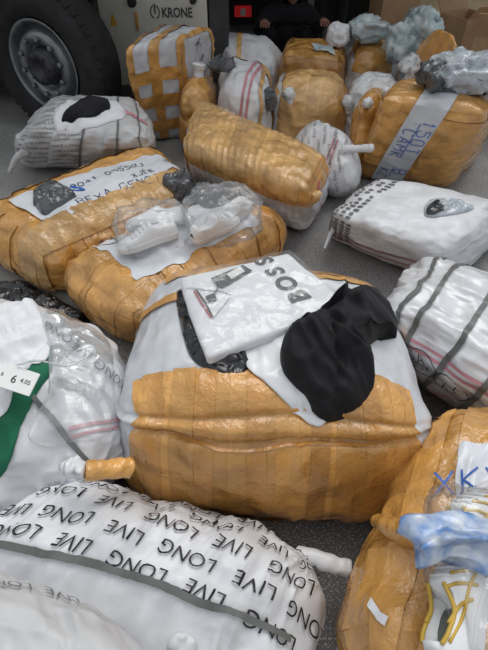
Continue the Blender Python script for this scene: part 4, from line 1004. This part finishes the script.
# ------------------------------------------------------------------ marks on L, strap ends on K
L_.words('printed_word', [('LIVE', L_.h[0]*.45, L_.h[1]*.96, .055, math.pi), ('LONG', -L_.h[0]*.1, L_.h[1]*.80, .055, math.pi)], M_INKG, each=True)
p = pix_hit(182, 644, ['L', 'K'], .3)
heap('plastic_bag', 'white plastic scrap poking up beside the corner sack', 'plastic bag', [(168, 652), (174, 636), (188, 634), (198, 648), (190, 664)], ['K', 'L'], .3, .02, M_WHITEPL, fold=.008, freq=16, seed=43, key='scrap')
m_ = L_.at(178, 640); L_.strokes('red_mark', [[m_+[-.01, -.012], m_+[.012, .0]], [m_+[0, .012], m_+[.012, -.012]], [m_+[-.012, .004], m_+[.008, .014]]], .012, M_RED, off=.008)
# ------------------------------------------------------------------ on I: taped knot, sneakers with yellow trim, bags
p0 = pix_hit(376, 520, ['I', 'A'], .3); a_ = at_z(378, 521, .36); b_ = at_z(400, 530, .43); c_ = at_z(428, 538, .47)
knot(I, 'taped_knot', [a_, b_, c_], [.018, .026, .034], M_TAPE, seed=11)
sh = pix_hit(455, 585, ['I'], .45) + [0.0, 0, .035]
def SS(x, th):                                                       # point on the shoe upper
    w = np.interp(x, [0, .04, .15, .35, .55, .75, .9, .97, 1], [.012, .03, .036, .034, .042, .048, .040, .024, .006]); h_ = np.interp(x, [0, .04, .15, .3, .42, .5, .7, .88, .97, 1], [.05, .085, .088, .080, .098, .092, .062, .048, .036, .02])
    t_ = math.radians(th); return (x*.28, 1.02*w*math.copysign(abs(math.cos(t_))**.75, math.cos(t_)), .022+(h_-.022)*math.sin(t_)**.7+.001)
def tr_(pts, r=.0032): return ('trim_band', [SS(*p) for p in pts], r, M_YELL)
trim = []
for sg in (0, 1):
    f_ = (lambda t: 180-t) if sg else (lambda t: t)
    trim += [tr_([(.10, f_(35)), (.3, f_(22)), (.5, f_(18)), (.75, f_(14)), (.92, f_(20))]), tr_([(.20, f_(48)), (.34, f_(28)), (.42, f_(8))]), tr_([(.40, f_(60)), (.46, f_(35)), (.52, f_(8))]), tr_([(.50, f_(62)), (.57, f_(35)), (.62, f_(8))]), tr_([(.62, f_(60)), (.68, f_(35)), (.72, f_(8))]), tr_([(.42, f_(66)), (.3, f_(44)), (.15, f_(42)), (.07, f_(50))], .004)]
shoe('white sneaker with yellow trim standing nearest in the clear bag', sh+[-.0, -.05, .035], math.radians(62), (-1.05, .0), 'yellow-trimmed sneakers in the clear bag', mu=M_SHOE, extra=trim, scale=1.0, lining=M_SHOEG)
shoe('white sneaker with yellow trim behind its twin in the clear bag', sh+[.07, .08, .03], math.radians(48), (-.9, .0), 'yellow-trimmed sneakers in the clear bag', mu=M_SHOE, extra=trim, scale=1.0, lining=M_SHOEG)
fI = lambda W: np.array([drop_z(x, y, ['I'])+.004 for x, y in W[:, :2]])
bag('plastic_bag', 'clear bag around the yellow-trimmed sneakers at lower right', (sh+[.05, .0, .05], (np.array([.115, .0, 0]), np.array([0, .16, 0]), E3*.075)), M_CLEAR, seed=9, floor=fI)
bag('plastic_bag', 'blue and white crumpled plastic bag beside the taped knot', (at_z(456, 538, .60), np.diag((.075, .04, .03))), M_BLUEPL, seed=47, amp=.024, nt=70, ns=36)
# silver/black wrapper on G
heap('plastic_bag', 'small silver and black wrapper on the flat white bale', 'wrapper', [(424, 214), (428, 202), (444, 200), (470, 206), (472, 210), (448, 216), (432, 218)], ['G'], .25, .02, M_LGREYPL, fold=.012, freq=24, seed=49, key='wr')
heap('plastic_bag', 'black label side of the silver wrapper scrap', 'wrapper', [(426, 213), (430, 204), (440, 203), (444, 210), (434, 215)], ['G', 'wr'], .27, .008, M_BLKPL, fold=.006, freq=24, seed=51)

# ------------------------------------------------------------------ people
def person(label, joints, edges, radii, cloth, head, hands, loc, hair=True, face=(0, -1, 0)):
    t = thing('person', label, 'person', loc)
    me = bpy.data.meshes.new('body'); me.from_pydata([Vector(j) for j in joints], edges, [])
    o = bpy.data.objects.new('body', me); COL.objects.link(o); o.parent = t; me.materials.append(cloth)
    md = o.modifiers.new('skin', 'SKIN'); md.use_smooth_shade = True
    sv = me.skin_vertices[0].data
    for i, r in enumerate(radii): sv[i].radius = (r, r) if not isinstance(r, tuple) else r
    sv[0].use_root = True
    ss = o.modifiers.new('subdivision', 'SUBSURF'); ss.levels = 2; ss.render_levels = 2
    # head
    hc = np.array(head); n1, n2 = 24, 18; V = []; fd = np.array(face, float); fd /= np.linalg.norm(fd); side = np.array([-fd[1], fd[0], 0])
    for i in range(n2+1):
        ph = math.pi*i/n2
        for j in range(n1):
            th = 2*math.pi*j/n1; x, y, z = math.sin(ph)*math.cos(th), math.sin(ph)*math.sin(th), math.cos(ph)
            w = .075*(1-.22*max(0, -z)); d = .095*(1-.10*max(0, -z)); f_ = x
            p = side*y*w + fd*(x*d) + np.array([0, 0, z*.115])
            if f_ > .8 and abs(y) < .25 and -.35 < z < .1: p = p + fd*.018
            if f_ > .7 and .1 < z < .25 and .2 < abs(y) < .5: p = p - fd*.008
            V.append(p)
    Fc = [(i*n1+j, i*n1+(j+1) % n1, (i+1)*n1+(j+1) % n1, (i+1)*n1+j) for i in range(n2) for j in range(n1)]
    b0 = np.array(loc); hd = mesh_obj('head', np.array(V)+hc+b0, Fc, M_SKIN, t)
    HV = np.array(V)*1.07; keep = [f for f in Fc if (HV[list(f)].mean(0)[2] > .035 or HV[list(f)].mean(0)@fd < -.02)]
    mesh_obj('hair', HV+hc+b0+[0, 0, .004], keep, M_HAIR, t)
    for sgn in (-1, 1):
        V2, F2 = tube_mesh([hc+b0+side*sgn*.072+[0, 0, .02], hc+b0+side*sgn*.088+[0, 0, .0], hc+b0+side*sgn*.07+[0, 0, -.025]], [.008, .014, .008], 8); mesh_obj('ear', V2, F2, M_SKIN, hd)
        e = hc+b0+fd*.083+side*sgn*.032+np.array([0, 0, .012]); V2, F2 = tube_mesh([e-side*.012, e, e+side*.012], [.003, .008, .003], 8); mesh_obj('eye', V2, F2, M_INK, hd)
    e = hc+b0+fd*.085+np.array([0, 0, -.055]); V2, F2 = tube_mesh([e-side*.024, e+fd*.004, e+side*.024], [.003, .007, .003], 8); mesh_obj('mouth', V2, F2, M_RED, hd)
    for (w, d) in hands:                                            # wrist, direction
        w = np.array(w)+b0; d = np.array(d, float); d /= np.linalg.norm(d); s_ = np.cross(d, [0, 0, 1]); s_ /= np.linalg.norm(s_)
        js = [w, w+d*.05, w+d*.09]; ed = [(0, 1), (1, 2)]; rd = [.024, .032, .03]
        for q, (o_, ln) in enumerate(((-.030, .062), (-.010, .075), (.010, .072), (.029, .058))):
            a = len(js); js += [w+d*.095+s_*o_, w+d*(.095+ln*.55)+s_*o_*1.15+[0, 0, -.008], w+d*(.09+ln)+s_*o_*1.15+[0, 0, -.028]]; ed += [(2, a), (a, a+1), (a+1, a+2)]; rd += [.0095, .009, .008]
        a = len(js); js += [w+d*.045-s_*.04, w+d*.08-s_*.055+[0, 0, -.01]]; ed += [(1, a), (a, a+1)]; rd += [.011, .009]
        hm = bpy.data.meshes.new('hand'); hm.from_pydata([Vector(j-b0) for j in js], ed, []); hm.materials.append(M_SKIN)
        ho = bpy.data.objects.new('hand', hm); COL.objects.link(ho); ho.parent = t
        m1 = ho.modifiers.new('skin', 'SKIN'); m1.use_smooth_shade = True; sv = hm.skin_vertices[0].data
        for i, r in enumerate(rd): sv[i].radius = (r, r)
        sv[0].use_root = True; m2 = ho.modifiers.new('subdivision', 'SUBSURF'); m2.levels = 1; m2.render_levels = 1
    return t
M_HOOD = mat('hoodie_black', (.03, .03, .036), rough=.9, var=.3, spec=.25, bump=[(12, .5, .012, 'fold')])
M_TROU = mat('jacket_dark', (.028, .029, .034), rough=.85, var=.3, spec=.25, bump=[(12, .5, .012, 'fold')])
pz = at_y(288, 20, 5.35)
J1 = [(0, .22, .24), (0, .14, .36), (0, .05, .48), (0, .0, .56), (0, -.05, .63),          # pelvis..neck
      (-.19, .0, .53), (-.30, -.10, .40), (-.26, -.36, .53), (.19, .0, .53), (.29, -.10, .42), (.27, -.36, .54),
      (-.12, .20, .22), (-.20, -.12, .40), (-.18, .02, .07), (-.18, -.12, .045), (.12, .20, .22), (.20, -.12, .40), (.18, .02, .07), (.18, -.12, .045)]
E1_ = [(0, 1), (1, 2), (2, 3), (3, 4), (3, 5), (5, 6), (6, 7), (3, 8), (8, 9), (9, 10), (0, 11), (11, 12), (12, 13), (13, 14), (0, 15), (15, 16), (16, 17), (17, 18)]
person('person in black hoodie crouching with forearms out among the bales', J1, E1_, [.15, .15, .15, .11, .06, .085, .062, .045, .085, .062, .045, .10, .075, .05, .045, .10, .075, .05, .045], M_HOOD, (.02, -.13, .73), [((-.26, -.37, .53), (.1, -1, .05)), ((.27, -.37, .54), (.1, -1, .05))], (pz[0], 5.3, 0))
pz = at_y(330, 14, 5.75)
J2 = [(0, 0, .95), (0, 0, 1.12), (0, 0, 1.32), (0, 0, 1.45), (0, -.01, 1.53), (-.18, 0, 1.40), (-.23, .0, 1.12), (-.22, -.12, .90), (.18, 0, 1.40), (.23, 0, 1.12), (.22, -.12, .90),
      (-.10, 0, .88), (-.11, -.02, .50), (-.11, .02, .09), (-.12, -.14, .045), (.10, 0, .88), (.11, -.02, .50), (.11, .02, .09), (.12, -.14, .045)]
person('standing person in dark jacket and trousers behind the amber box bale', J2, E1_, [.15, .15, .16, .11, .055, .08, .058, .042, .08, .058, .042, .10, .07, .055, .045, .10, .07, .055, .045], M_TROU, (0, -.03, 1.66), [((-.22, -.13, .89), (0, -.4, -1)), ((.22, -.13, .89), (0, -.4, -1))], (pz[0], 5.75, 0))
